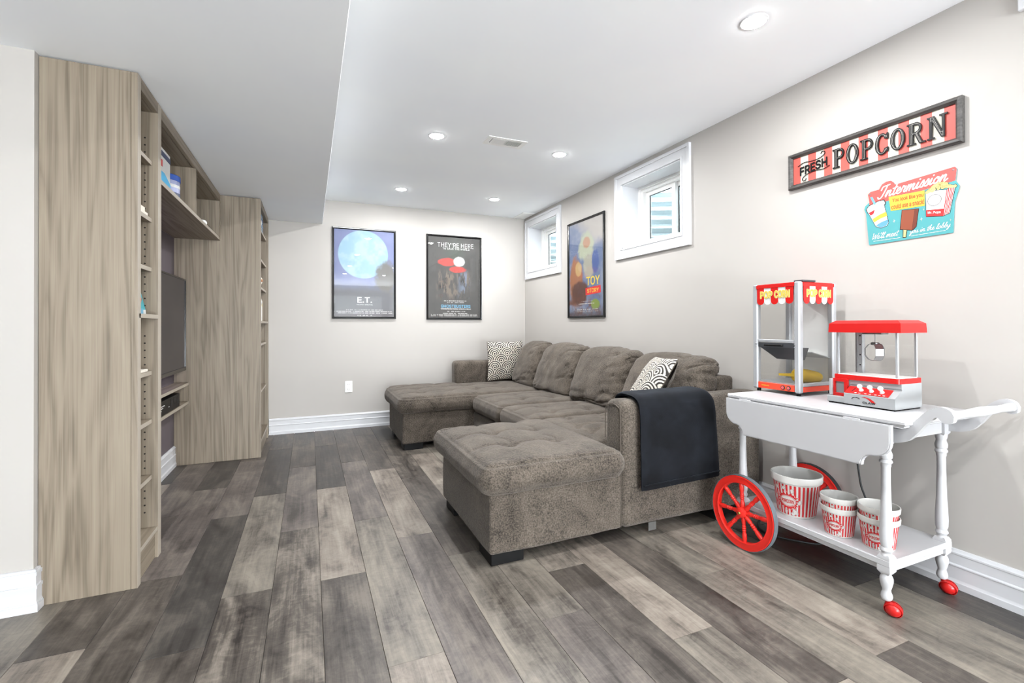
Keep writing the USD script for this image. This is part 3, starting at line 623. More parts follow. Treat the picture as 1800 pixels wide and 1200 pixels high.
# near tower
t = thing('card_holder', 'off-white shell ornament on a plinth on the second shelf of the near tower', 'ornament', (-.72, 2.54, 1.615))
part(t, 'plinth', bx(-.75, -.6935, 2.490, 2.648, 1.6155, 1.650, .003), ODGREY); part(t, 'plinth_foot', bx(-.755, -.6915, 2.488, 2.682, 1.6152, 1.630, .002), ODGREY)
part(t, 'fan', ext(Polygon([(2.49, 1.6505), (2.555, 1.6505), (2.585, 1.69), (2.598, 1.715), (2.588, 1.735), (2.53, 1.75), (2.49, 1.74)]), .02, frame((-.720, 0, 0), (0, 1, 0), (0, 0, 1))), ODGREY)
solo('camera_lens', lathe([(0, 0), (.022, 0), (.024, .01), (.022, .03), (.016, .036), (0, .036)], 20, (-.716, 2.560, 1.3805)), BLACK_GLOSS, 'small round black object on the third shelf of the near tower', 'ornament', smooth=40)
# teal picture box, leaning
t = thing('picture_box', 'teal and orange printed pouch standing on the middle shelf of the near tower', 'pouch', (-.70, 2.60, 1.157))
ms, col = sheet((-.6935, 2.49, 1.158), (0, 1, 0), (0, 0, 1), .19, .15, 60, 50,
    lambda u, v: np.where(((u < .55)*(v > .22)*(v < .72))[..., None], np.where((meshkit.noise(np.stack([u*9, v*14, u*0], -1), 3) > .5)[..., None], L_(238, 232, 224), L_(226, 120, 84)), np.where((v < .2)[..., None], np.where((u > .72)[..., None], L_(236, 238, 238), L_(160, 190, 214)), L_(36, 150, 160))))
out = Polygon([(2.49, 1.1575), (2.682, 1.1575), (2.672, 1.18), (2.60, 1.262), (2.56, 1.305), (2.49, 1.31)])
part(t, 'pouch_body', ext(out, .03, frame((-.728, 0, 0), (0, 1, 0), (0, 0, 1))), TEALB)
k = [(2.49, 1.158, .06, 'r')]
part(t, 'print_patch', ext(Polygon([(2.49, 1.195), (2.60, 1.20), (2.615, 1.225), (2.57, 1.262), (2.49, 1.27)]), .001, frame((-.698, 0, 0), (0, 1, 0), (0, 0, 1))), ORANGEPRINT)
part(t, 'print_patch', ext(Polygon([(2.49, 1.212), (2.585, 1.216), (2.592, 1.228), (2.49, 1.236)]), .0014, frame((-.698, 0, 0), (0, 1, 0), (0, 0, 1))), WPRINT)
part(t, 'print_strip', ext(Polygon([(2.49, 1.159), (2.635, 1.159), (2.632, 1.183), (2.49, 1.187)]), .001, frame((-.698, 0, 0), (0, 1, 0), (0, 0, 1))), BLUEPRINT_)
part(t, 'print_label', bx(-.698, -.6968, 2.640, 2.672, 1.160, 1.178), WPRINT)
solo('notebook', bx(-.79, -.6915, 2.485, 2.684, .8915, .904, .002), ODGREY, 'off-white flat notebook on the shelf below the middle of the near tower', 'notebook')
# far tower: a stack of dark blue cases, top shelf
for k in range(9):
    y1 = 4.93-.012*((k*5) % 3)
    tt = thing('game_case', ['lowest', 'second lowest', 'third lowest', 'fourth', 'middle', 'sixth', 'third highest', 'second highest', 'topmost'][k]+' dark blue case in the stack on the far tower top shelf', 'case', (-.47, 4.72, 1.9555+.0165*k), 'dark blue cases stacked on the top shelf of the far tower')
    z = 1.9555+.0165*k
    part(tt, 'case_shell', bx(-.53, -.395, 4.52, y1, z, z+.0158, .0015), NAVYP if k % 3 else BLUE)
    part(tt, 'spine_label', bx(-.3955, -.3944, 4.54, y1-.03, z+.005, z+.0105), ODGREY if k % 2 else LBLUE)
solo('white_figurine', sphere((-.392, 4.545, 1.985), .028, 2, (.6, .8, 1.05)), PLASTIC_W, 'small white figurine in front of the dark blue case stack in the far tower', 'figurine', smooth=True)
solo('black_figurine', sphere((-.42, 4.56, 1.755), .058, 2, (.5, .7, 1.02)), BLACK, 'black rounded figurine on the second shelf of the far tower', 'figurine', smooth=True)
t = thing('bronze_globe', 'bronze and cream round ornament on the third shelf of the far tower', 'ornament', (-.43, 4.75, 1.447))
part(t, 'foot', lathe([(0, 0), (.035, 0), (.028, .012), (.012, .022), (0, .022)], 20, (-.43, 4.75, 1.4475)), GOLD, smooth=40)
part(t, 'ball', sphere((-.43, 4.75, 1.508), .046, 3), ODGREY, smooth=True)
part(t, 'band', lathe([(.0455, -.012), (.049, -.008), (.049, .008), (.0455, .012), (.0455, -.012)], 24, (-.43, 4.75, 1.508)), GOLD, smooth=40)
part(t, 'cap', lathe([(0, .049), (.022, .041), (.026, .034), (.02, .052), (0, .058)], 20, (-.43, 4.75, 1.508)), GOLD, smooth=40)
for k, (y, m, lab) in enumerate(((4.53, BLUE, 'bright blue'), (4.575, BLUE, 'blue'), (4.645, ODGREY, 'cream'), (4.69, ODGREY, 'off-white'), (4.735, WPRINT, 'white'), (4.79, ODGREY, 'ivory'))):
    hh = .20-.008*(k % 3)
    tt = thing('book', f'{lab} book standing {["first", "second", "third", "fourth", "fifth", "last"][k]} on the middle shelf of the far tower', 'book', (-.46, y, 1.147), 'upright books on the middle shelf of the far tower')
    wd = .043 if k < 2 else (.042 if k != 4 else .05)
    part(tt, 'cover', bx(-.54, -.392, y-.02, y-.02+wd-.003, 1.1475, 1.1475+hh, .002), m)
    part(tt, 'spine_mark', bx(-.3925, -.3912, y-.012, y-.012+wd-.018, 1.1475+hh*.7, 1.1475+hh*.82), REDPRINT if k < 2 else (BLUE if k == 3 else GOLDPRINT))

# ------------------------------------------------------------------ sectional sofa
t = thing('sectional_sofa', 'large U-shaped taupe chenille sectional sofa with tufted chaises and loose back cushions', 'sofa', (1.6, 3.5, 0))
def fb(P, s, seed, o=3): return meshkit.fbm(np.asarray(P)*s, o, seed)-.5
def rough(a, s, seed): return lambda P, N, U: P+N*(fb(P, s, seed)*a)[:, None]
part(t, 'chaise_base', soft_box(.745, 1.470, 1.985, 2.80, .058, .345, .018, .05, rough(.012, 5, 1)), SOFA, smooth=True)
part(t, 'chaise_base', soft_box(.750, 1.470, 4.165, 4.915, .058, .345, .018, .06, rough(.012, 5, 2)), SOFA, smooth=True)
part(t, 'seat_base', soft_box(1.40, 2.42, 2.80, 4.17, .058, .30, .02, .08, rough(.012, 5, 3)), SOFA, smooth=True)
part(t, 'side_base', soft_box(1.45, 2.30, 2.14, 2.80, .058, .33, .02, .1), SOFA, smooth=True)
part(t, 'side_base', soft_box(1.45, 2.30, 4.17, 4.97, .058, .33, .02, .1), SOFA, smooth=True)
def arm(y0, y1, seed):
    def d(P, N, U):
        P = P+N*(fb(P, 6, seed)*.012)[:, None]
        P[:, 2] += .012*(1-U[:, 1]**2)*(U[:, 2] > .8)
        return P
    return soft_box(1.462, 2.46, y0, y1, .058, .700, .040, .035, d)
a_ = part(t, 'arm', arm(1.968, 2.135, 4), SOFA, smooth=True)
part(a_, 'front_welt', tube(crom([(1.459, 1.985, .07), (1.459, 1.985, .35), (1.459, 1.987, .64), (1.458, 2.0, .675), (1.458, 2.05, .69), (1.458, 2.10, .675), (1.459, 2.118, .64), (1.459, 2.12, .5)], 5), .0028, 6), SOFA_PIPE)
part(a_, 'side_seam', tube([(1.50, 1.9672, .525), (1.9, 1.966, .527), (2.44, 1.9672, .525)], .0026, 6), SOFA_PIPE)
part(t, 'arm', arm(4.955, 5.12, 5), SOFA, smooth=True)
part(t, 'back_frame', soft_box(2.295, 2.43, 2.137, 4.953, .10, .785, .025, .06, rough(.010, 5, 6)), SOFA, smooth=True)
part(t, 'back_panel', soft_box(2.30, 2.464, 1.985, 5.10, .058, .60, .02, .1), SOFA, smooth=True)
from scipy.spatial import cKDTree
def tufted(x0, x1, y0, y1, z0, z1, rows, seed, res, r=.062, left=True):
    """rows: [(y, [x, ...]), ...] of buttons; stitched creases run between neighbours in a row and back towards the next row."""
    tufts = np.array([(x, y) for y, xs in rows for x in xs])
    lines = []
    for y, xs in rows:
        xs = sorted(xs); pts = ([x0+.05] if left else [])+xs
        for a, b in zip(pts[:-1], pts[1:]):
            u = np.linspace(0, 1, 60); lines.append(np.c_[a+(b-a)*u, y+.040*np.sin(np.pi*u)])
        for x in xs:
            u = np.linspace(0, 1, 40); lines.append(np.c_[x-.035*u+.03*np.sin(np.pi*u), y+.150*u])
    tree = cKDTree(np.vstack(lines))
    w = np.concatenate([np.full(60, .012) if len(l) == 60 else .015*(1-np.linspace(0, 1, 40))**.7+.001 for l in lines])
    def d(P, N, U):
        top = sm(.15, .8, N[:, 2]); sd = 1-np.abs(N[:, 2])
        P = P.copy()
        bul = .020*(1-U[:, 0]**4)*(1-U[:, 1]**4)
        dist, idx = tree.query(P[:, :2])
        dz = -w[idx]*(.55*np.exp(-(dist/.0085)**1.6)+.45*np.exp(-(dist/.035)**1.4))
        q = np.min(np.hypot(P[:, None, 0]-tufts[None, :, 0], P[:, None, 1]-tufts[None, :, 1]), axis=1)
        dz -= .024*np.exp(-(q/.036)**1.2)
        P[:, 2] += top*(bul+dz)
        P += N*(.0042*np.exp(-((N[:, 2]-.62)/.07)**2)-.003*np.exp(-((N[:, 2]-.80)/.05)**2)+.0035*np.exp(-((N[:, 2]+.62)/.08)**2))[:, None]
        P += N*(sd*(.012*(1-U[:, 2]**2))+fb(P, 4, seed)*.014+fb(P, 13, seed+1)*.006)[:, None]
        return P
    return soft_box(x0, x1, y0, y1, z0, z1, r, res, d)
TX, TY = (.97, 1.235, 1.50), (2.25, 2.525, 2.80)
part(t, 'seat_cushion', tufted(.708, 1.475, 1.958, 2.885, .318, .468, [(TY[0], TX[:2]), (TY[1], TX[:2]), (TY[2], TX[:2])], 10, .0095), SOFA, smooth=True)
part(t, 'seat_cushion', tufted(1.40, 2.30, 2.138, 2.880, .320, .466, [(2.36, (1.53, 1.79)), (2.50, (1.52, 1.78)), (2.76, (1.6, 1.88))], 12, .012, left=False), SOFA, smooth=True)
part(t, 'seat_cushion', tufted(1.375, 2.30, 2.885, 3.455, .300, .462, [(3.02, (1.62, 1.92)), (3.24, (1.66, 1.94))], 14, .014), SOFA, smooth=True)
part(t, 'seat_cushion', tufted(1.378, 2.30, 3.458, 4.125, .300, .462, [(3.64, (1.66, 1.95)), (3.90, (1.7, 1.98))], 16, .016), SOFA, smooth=True)
part(t, 'seat_cushion', tufted(.712, 2.28, 4.128, 4.955, .318, .468, [(4.38, (.97, 1.235, 1.5, 1.8)), (4.66, (.97, 1.235, 1.5, 1.8))], 18, .018), SOFA, smooth=True)
part(t, 'seat_cushion', tufted(.730, 1.52, 4.80, 5.075, .330, .466, [(4.93, (.97, 1.235))], 19, .022), SOFA, smooth=True)
def back_cushion(y0, y1, seed, zt=.905, lean=.165):
    def d(P, N, U):
        P = P.copy()
        k = (U[:, 2]+1)/2
        bul = (1-np.abs(U[:, 1])**3.2)*(1-np.abs(U[:, 2])**3)
        P[:, 0] += np.where(N[:, 0] < 0, -1, .4)*bul*.055
        P[:, 2] += sm(.2, 1, N[:, 2])*(.028*(1-np.abs(U[:, 1])**2.5)-.012)
        P[:, 1] += -U[:, 1]*.03*sm(.55, 1, k)
        w = fb(np.c_[P[:, 0]*2, P[:, 1]*2.3, P[:, 2]*9], 1.3, seed, 4)
        w2 = fb(np.c_[P[:, 0], P[:, 1]*9, P[:, 2]*5], 1.0, seed+3, 3)
        fold = -(1-np.abs(np.sin(P[:, 2]*31+P[:, 1]*5+w*9)))**5
        msk = np.clip(sm(.42, .05, k)+sm(-.1, -.7, U[:, 1])*sm(.05, .3, k)*.9, 0, 1)
        P += N*(w*.036*(1.1-k*.5)+w2*.018+fold*.022*msk)[:, None]
        P[:, 0] += lean*(k-.1)
        return P
    return soft_box(2.06, 2.24, y0, y1, .452, zt, .072, .017, d)
for (a, b, s, zt) in ((2.135, 2.862, 21, .893), (2.852, 3.580, 25, .908), (3.570, 4.292, 29, .912), (4.282, 4.820, 33, .918)):
    part(t, 'back_cushion', back_cushion(a, b, s, zt), SOFA, smooth=True)
for x, y, w, l in ((.76, 2.01, .165, .165), (.765, 2.63, .10, .16), (.765, 4.185, .17, .13), (.775, 4.76, .1, .14), (2.20, 2.02, .2, .12), (2.2, 4.95, .2, .12)):
    part(t, 'leg', bx(x, x+w, y, y+l, 0, .062, .003), BLACK)
part(t, 'underframe', cat_([bx(1.0, 2.4, 2.06, 2.74, .045, .06), bx(.95, 2.4, 4.25, 4.85, .04, .06)]), BLACK)
part(t, 'care_tag', bx(1.64, 1.69, 1.992, 1.994, .016, .060), GREYTAG)

# ------------------------------------------------------------------ throw and pillows
pathc = crom([(1.944, .272), (1.943, .40), (1.944, .56), (1.946, .66), (1.958, .708), (1.99, .732), (2.05, .738), (2.11, .734), (2.148, .712), (2.158, .66), (2.160, .60)], 8)
def drape(path, x0t, x1t, x0b, x1b, th, seed, zb=None):
    n, nx = len(path), 40
    d = np.gradient(path, axis=0); d /= np.linalg.norm(d, axis=1, keepdims=True); nr = np.c_[-d[:, 1], d[:, 0]]
    V = []
    for side in (0, 1):
        for i in range(n):
            s = i/(n-1); a, b = x0b+(x0t-x0b)*min(1, s*2.2), x1b+(x1t-x1b)*min(1, s*2.2)
            for k in range(nx):
                u = k/(nx-1); x = a+(b-a)*u
                edge = min(1, min(u, 1-u)*nx/2.2)
                off = (th*math.sqrt(max(edge, .05)) if side else 0)
                V.append((x, path[i, 0]+nr[i, 0]*off, path[i, 1]+nr[i, 1]*off-.012*(1-u)*(1-s)))
    V = np.array(V); nz = fb(V, 5, seed)*.012+fb(V, 14, seed+1)*.004
    V[n*nx:, 1] -= np.abs(nz[n*nx:])*(V[n*nx:, 2] < .70)
    V[n*nx:, 2] += nz[n*nx:]*(V[n*nx:, 2] >= .70)*.5
    i = np.arange(n*nx).reshape(n, nx); q = np.stack([i[:-1, :-1], i[1:, :-1], i[1:, 1:], i[:-1, 1:]], -1).reshape(-1, 4)
    F = [q, (q+n*nx)[:, ::-1]]
    o = n*nx
    for k0, k1 in [(i[0, k], i[0, k+1]) for k in range(nx-1)]: F.append(np.array([[k0, k1, k1+o, k0+o]]))
    for k0, k1 in [(i[-1, k+1], i[-1, k]) for k in range(nx-1)]: F.append(np.array([[k0, k1, k1+o, k0+o]]))
    for k0, k1 in [(i[k+1, 0], i[k, 0]) for k in range(n-1)]+[(i[k, -1], i[k+1, -1]) for k in range(n-1)]: F.append(np.array([[k0, k1, k1+o, k0+o]]))
    m = trimesh.Trimesh(V, np.vstack([np.vstack(F)[:, [0, 1, 2]], np.vstack(F)[:, [0, 2, 3]]]), process=True); m.fix_normals(); return m
t = thing('throw_blanket', 'folded dark navy fleece throw draped over the near sofa arm', 'blanket', (1.8, 2.03, .26))
part(t, 'outer_fold', drape(pathc+np.array([-.013, .0]), 1.538, 2.03, 1.545, 2.075, .012, 41), NAVY, smooth=60)
part(t, 'inner_fold', drape((pathc+np.array([-.001, .0]))[1:-4]-np.array([0, .010]), 1.545, 2.00, 1.552, 1.985, .010, 43), NAVY, smooth=60)
part(t, 'hem', tube([(1.552, 1.917, .285), (1.7, 1.914, .292), (1.9, 1.914, .297), (2.068, 1.917, .300)], .0035, 6), NAVY)

def scales(u, v, s):
    """Overlapping fans of concentric rings, as printed on the pillows: True where cream."""
    u, v = u*s, v*s*2
    best = np.full(u.shape, -1.); ring = np.zeros(u.shape)
    row0 = np.floor(v).astype(int)
    done = np.zeros(u.shape, bool)
    for dr in (0, 1, 2):                                      # lower rows lie on top
        row = row0-1+dr
        cx = np.floor(u-.5*(row % 2)+.5)+.5*(row % 2); dd = np.hypot(u-cx, (v-row-0.)*.62-.62*0+(-.0))
        dd = np.hypot(u-cx, (v-(row+1.0))*.5)
        hit = (dd < .56)*(~done)
        ring = np.where(hit, dd, ring); done |= hit
    return ((ring*7.4) % 1.0) > .50
def pillow(name, label, c, xd, yd, size, thick, s, seed):
    xd, yd = np.array(xd, float)/np.linalg.norm(xd), np.array(yd, float); yd = yd-xd*(xd@yd); yd /= np.linalg.norm(yd); zd = np.cross(xd, yd)
    n = 210
    u, v = np.meshgrid(np.linspace(-1, 1, n), np.linspace(-1, 1, n), indexing='ij')
    prof = ((1-np.abs(u)**2.6)*(1-np.abs(v)**2.6))
    pin = 1-.055*(1-u**2)*np.abs(v)**3; pin2 = 1-.055*(1-v**2)*np.abs(u)**3
    wr = (meshkit.fbm(np.stack([u*2, v*2, u*0+seed], -1), 3, seed)-.5)*.03*prof
    X, Y = u*pin2*size/2, v*pin*size/2
    Pf = np.array(c)+X[..., None]*xd+Y[..., None]*yd+((prof**.55*thick/2+wr+.0015)[..., None])*zd
    Pb = np.array(c)+X[..., None]*xd+Y[..., None]*yd-((prof**.55*thick/2-wr+.0015)[..., None])*zd
    i = np.arange(n*n).reshape(n, n); q = np.stack([i[:-1, :-1], i[1:, :-1], i[1:, 1:], i[:-1, 1:]], -1).reshape(-1, 4)
    on = scales((u+1)/2+.013, (v+1)/2, s)
    col = np.where(on[..., None], np.array(rgb(206, 200, 188)), np.array(rgb(40, 35, 32))).reshape(-1, 3)
    t = thing(name, label, 'pillow', np.array(c)-yd*size/2)
    part(t, 'patterned_front', (Pf.reshape(-1, 3), q), CLOTHPRINT, colors=col)
    st = 7; ib = np.arange(n*n).reshape(n, n)[::st, ::st]; m = ib.shape[0]
    qb = np.arange(m*m).reshape(m, m); qq = np.stack([qb[:-1, :-1], qb[:-1, 1:], qb[1:, 1:], qb[1:, :-1]], -1).reshape(-1, 4)
    part(t, 'plain_back', (Pb[::st, ::st].reshape(-1, 3), qq), SOFA, smooth=True)
    e = np.vstack([(Pf+Pb)[:, 0]/2, (Pf+Pb)[-1, 1:]/2, (Pf+Pb)[-2::-1, -1]/2, (Pf+Pb)[0, -2:0:-1]/2])[::4]
    part(t, 'edge_seam', tube(e, .003, 6, True), SOFA_PIPE)
pillow('throw_pillow', 'cream and dark brown fan-patterned pillow in the far corner of the sofa', (2.025, 4.888, .705), (1, .02, .0), (-.08, .03, .99), .435, .115, 2.9, 3)
cw = np.array([2.150, 2.515, .891]); ce = np.array([2.005, 2.160, .902]); up = np.array([.92*.5, -.387*.5, .86])
pillow('throw_pillow', 'cream and dark brown fan-patterned pillow leaning behind the near sofa arm', tuple((cw+ce)/2-up*.205), tuple(ce-cw), tuple(up), .40, .15, 2.9, 9)
# ------------------------------------------------------------------ serving cart
t = thing('serving_cart', 'white painted tea cart with red spoked wheels, turned legs and a drop leaf', 'cart', (2.2, 1.4, 0))
TOP = .757
part(t, 'tabletop', cat_([bx(1.928, 2.43, .968, 1.742, .739, TOP, .005)]), WHITE)
part(t, 'top_moulding', bx(1.938, 2.42, .978, 1.734, .730, .740, .003), WHITE)
def arc(cx, cz, r, a0, a1, n=8): return [(cx+r*math.cos(math.radians(a)), cz+r*math.sin(math.radians(a))) for a in np.linspace(a0, a1, n)]
half = [(1.014, .736), (1.014, .672)]+arc(1.074, .672, .060, 180, 265, 10)+arc(1.073, .572, .040, 88, 4, 8)+[(1.1135, .568)]
lf = Polygon(half+[(2*1.3775-y, z) for y, z in reversed(half)]).buffer(0)
part(t, 'drop_leaf', prism_x(lf, 1.922, 1.938), WHITE)
part(t, 'leaf_edge', prism_x(lf.buffer(-.004), 1.919, 1.9225), WHITE)
for y in (1.635, 1.15): part(t, 'hinge', bx(1.9235, 1.932, y-.03, y+.03, .730, .7405, .001), WHITE)
part(t, 'apron', cat_([bx(2.0, 2.012, 1.07, 1.735, .66, .730), bx(2.395, 2.407, 1.07, 1.735, .66, .730), bx(2.0, 2.407, 1.068, 1.082, .655, .730), bx(2.0, 2.407, 1.722, 1.736, .66, .730)]), WHITE)
leg_prof = [(0, .655), (.019, .655), (.021, .645), (.019, .632), (.0165, .626), (.0175, .618), (.0215, .606), (.0205, .594), (.0165, .588), (.0205, .583), (.0215, .577), (.0165, .569), (.0172, .563), (.0150, .556),
            (.0150, .50), (.0162, .44), (.0180, .38), (.0205, .33), (.0218, .295), (.0208, .270), (.0165, .256), (.0200, .250), (.0212, .244), (.0165, .236), (.0155, .232), (.0195, .226), (.0195, .222), (0, .222)]
foot_prof = [(0, .160), (.012, .160), (.0150, .156), (.0150, .150), (.0180, .146), (.0215, .136), (.0215, .124), (.0180, .108), (.0140, .094), (.0145, .086), (.0180, .076), (.0190, .066), (.0165, .058), (.0130, .054), (0, .054)]
def block(x, y, z0, z1, w):
    c = w*.5; b = bx(x-c, x+c, y-c, y+c, z0+.012, z1-.010, .003)
    tp = trimesh.convex.convex_hull(np.array([(x+s*c*k, y+u*c*k, z) for s in (-1, 1) for u in (-1, 1) for k, z in ((.99, z1-.011), (.72, z1), (.99, z0+.013), (.60, z0))]))
    return cat_([b, tp])
LEGS = [(2.015, 1.08), (2.395, 1.08), (2.015, 1.722), (2.385, 1.722)]
for i, (x, y) in enumerate(LEGS):
    bits = [lathe(leg_prof, 24, (x, y, 0)), block(x, y, .152, .228, .044)]
    if i != 2 and i != 3: bits += [lathe(foot_prof, 24, (x, y, 0))]
    bits += [block(x, y, .642, .735, .044)]
    part(t, 'leg', cat_(bits), WHITE, smooth=40)
part(t, 'lower_shelf', bx(1.992, 2.418, 1.056, 1.752, .186, .211, .003), WHITE)
part(t, 'shelf_rail', cat_([bx(2.03, 2.38, 1.066, 1.080, .164, .186), bx(2.03, 2.38, 1.722, 1.735, .164, .186), bx(2.008, 2.020, 1.10, 1.70, .164, .186)]), WHITE)
up_e = crom([(1.14, .722), (1.06, .721), (1.012, .719), (.985, .732), (.958, .762), (.932, .793), (.905, .813), (.884, .818), (.862, .810), (.852, .792)], 6)
lo_e = crom([(.852, .790), (.855, .772), (.868, .764), (.884, .768), (.899, .781), (.915, .768), (.937, .742), (.955, .715), (.985, .682), (1.02, .668), (1.06, .664), (1.14, .664)], 6)
rail = Polygon(np.vstack([up_e, lo_e])).buffer(0)
for x in (1.978, 2.412): part(t, 'scroll_rail', prism_x(rail, x-.011, x+.011), WHITE, smooth=40)
hz, hy = .789, .872
L = 2.401-1.989
part(t, 'handle', lathe([(0, 0), (.0165, 0), (.0165, .008), (.0135, .012), (.0165, .018), (.0145, .05), (.0128, .085), (.0150, .12), (.0165, L/2-.05), (.0185, L/2), (.0165, L/2+.05), (.0150, L-.12), (.0128, L-.085), (.0145, L-.05), (.0165, L-.018), (.0135, L-.012), (.0165, L-.008), (.0165, L), (0, L)], 24, (1.989, hy, hz), (1, 0, 0)), WHITE, smooth=40)
def caster(x, y, ang):
    dx, dy = math.cos(ang), math.sin(ang)
    c = np.array([x+.020*dx, y+.020*dy, .0275]); ax = np.array([-dy, dx, .35]); ax /= np.linalg.norm(ax)
    k = part(t, 'caster', sphere(c, .0272, 3, (1, 1, 1)), RED2, smooth=True, label='red ball caster')
    part(k, 'hood', lathe([(.0268, -.012), (.0290, -.011), (.0290, .000), (.0268, .001), (.0268, -.012)], 28, c, ax), RED2, smooth=40)
    part(k, 'split_ring', lathe([(.0268, .0035), (.0286, .0035), (.0286, .0065), (.0268, .0065), (.0268, .0035)], 28, c, ax), plain('dark_red', rgb(130, 20, 18), .4) if not stage.GetPrimAtPath('/World/Looks/dark_red') else UsdShade.Material.Get(stage, '/World/Looks/dark_red'))
    part(k, 'stem', cyl(.009, .034, .056, (x+.004*dx, y+.004*dy, 0), 16), RED2)
caster(2.015, 1.08, math.radians(-70)); caster(2.395, 1.08, math.radians(-80))
def wheel(xc, y, r, flip):
    z = r; A = (1, 0, 0)
    o = (xc, y, z)
    w = part(t, 'wheel', lathe([(r-.040, -.011), (r-.036, -.0145), (r-.030, -.0125), (r-.012, -.0125), (r-.008, -.0145), (r-.004, -.013), (r-.003, .012), (r-.036, .012), (r-.040, .010), (r-.040, -.011)], 72, o, A), RED, smooth=40, label='red wooden spoked wheel')
    part(w, 'tyre', lathe([(r-.0035, -.0115), (r-.001, -.0125), (r, -.010), (r, .010), (r-.001, .0125), (r-.0035, .0125), (r-.0035, -.0115)], 72, o, A), RUBBER if not flip else DRUBBER, smooth=40)
    part(w, 'hub', lathe([(0, -.026), (.016, -.026), (.0235, -.021), (.0255, -.012), (.0255, .012), (.0235, .02), (0, .02)], 28, o, A), RED, smooth=40)
    part(w, 'axle_bolt', sphere((xc-.028*(1 if not flip else -1), y, z), .0075, 2, (.7, 1, 1)), BRASS, smooth=True)
    l = r-.038-.020
    pf = [(a*1.22, b) for a, b in ((0, 0), (.0075, 0), (.0095, .012), (.0082, .030), (.0060, .042), (.0085, .047), (.0062, .052), (.0088, .057), (.0062, .062), (.0085, .067), (.0062, .073), (.0088, .086), (.0092, l-.018), (.0070, l), (0, l))]
    for k in range(8):
        a = math.radians(45*k+4); d = np.array([0, math.sin(a), math.cos(a)])
        part(w, 'spoke', lathe(pf, 12, np.array(o)+d*.020, d), RED, smooth=40)
wheel(1.955, 1.672, .180, False); wheel(2.446, 1.672, .180, True)
part(t, 'axle', cyl(.008, 0, 2.434-1.972, (1.972, 1.672, .180), 14, (1, 0, 0)), STEEL)

# ------------------------------------------------------------------ popcorn maker on the cart
t = thing('popcorn_machine', 'red and silver glass-sided popcorn machine with a scalloped awning, on the cart', 'popcorn machine', (2.28, 1.64, TOP))
PX0, PX1, PY0, PY1, PZ0, PZ1 = 2.140, 2.418, 1.508, 1.766, .777, 1.308
for x, y in ((PX0, PY0), (PX1-.030, PY0), (PX0, PY1-.030), (PX1-.030, PY1-.030)): part(t, 'corner_post', bx(x, x+.030, y, y+.030, PZ0-.006, PZ1, .006), ALU)
for x, y in ((PX0+.012, PY0+.012), (PX1-.03, PY0+.012), (PX0+.012, PY1-.03), (PX1-.03, PY1-.03)): part(t, 'foot', cyl(.0095, TOP+.0005, PZ0, (x+.008, y+.008, 0), 16), BLACK)
part(t, 'base_tray', bx(PX0+.01, PX1-.01, PY0+.01, PY1-.01, PZ0, .806, .002), ALU)
cp = part(t, 'control_panel', bx(PX0+.004, PX0+.014, PY0+.030, PY1-.030, PZ0-.002, .806, .001), REDORANGE)
for y in (1.595, 1.565):
    part(cp, 'switch', lathe([(0, 0), (.0105, 0), (.0105, .003), (.008, .004), (0, .004)], 20, (PX0+.004, y+.002, .7905), (-1, 0, 0)), DRUBBER, smooth=40)
    part(cp, 'switch_button', lathe([(0, .004), (.007, .004), (.006, .006), (0, .006)], 16, (PX0+.004, y+.002, .7905), (-1, 0, 0)), plain('pink_button_'+str(int(y*1000)), rgb(226, 84, 90), .4))
part(cp, 'flame_mark', ext(Polygon([(-.005, .004), (0, .001), (.005, .005), (.003, -.002), (0, -.008), (-.002, -.002)]), .0006, frame((PX0+.0036, 1.580, .791), (0, -1, 0), (0, 0, 1))), YPRINT)
part(cp, 'lettering', ext(fit(text_poly('POPCORN MAKER', .01), .044, .0058), .0006, frame((PX0+.0036, 1.695, .791), (0, -1, 0), (0, 0, 1))), YPRINT)
part(t, 'side_panel', bx(PX0+.03, PX1-.03, PY0+.003, PY0+.012, PZ0-.002, .800, .001), REDORANGE)
part(t, 'side_sill', bx(PX0+.03, PX1-.03, PY0+.002, PY0+.014, .801, .818, .002), ALU)
part(t, 'floor_pan', bx(PX0+.012, PX1-.012, PY0+.012, PY1-.012, .806, .812), ALU)
part(t, 'roof', bx(PX0+.004, PX1-.004, PY0+.004, PY1-.004, 1.292, 1.306, .002), RED2)
part(t, 'roof_flap', bx(PX0+.03, PX0+.12, PY0+.0, PY0+.05, 1.3065, 1.316, .002), DARKSTEEL)
def awning(o, xd, L):
    n = 5; w = L/n; m = frame(o, xd, (0, 0, 1))
    for k in range(n):
        s = union_all([sbox(k*w, .036, (k+1)*w, .112), Point((k+.5)*w, .036).buffer(w*.5, 10)])
        e = ext(s, .0022, m, 0 if k % 2 else .0012)
        part(t, 'awning_stripe', e, WPRINT if k % 2 else RED2)
    part(t, 'awning_rail', ext(sbox(-.004, .100, L+.004, .116), .005, m), RED2)
    for word, x0, x1 in (('POP', .10, .44), ('CORN', .50, .91)):
        p = affinity.translate(fit(text_poly(word, .03, True), (x1-x0)*L, .036), (x0+x1)/2*L, .066)
        part(t, 'lettering', ext(p.buffer(.0022), .0016, m, .0026), GOLDPRINT, label='pale yellow lettering')
        part(t, 'lettering_fill', ext(p.buffer(-.0006), .0006, m, .0043), YPRINT)
awning((PX0+.002, PY1-.030, 1.186), (0, -1, 0), PY1-PY0-.060)
awning((PX0+.030, PY0+.002, 1.186), (1, 0, 0), PX1-PX0-.060)
part(t, 'crossbar', bx(PX0+.003, PX0+.016, PY0+.03, PY1-.03, 1.012, 1.026, .002), ALU)
d = part(t, 'door', bx(PX0+.004, PX0+.012, PY0+.032, PY1-.032, .986, 1.010, .001), DARKSTEEL, label='dark framed glass door')
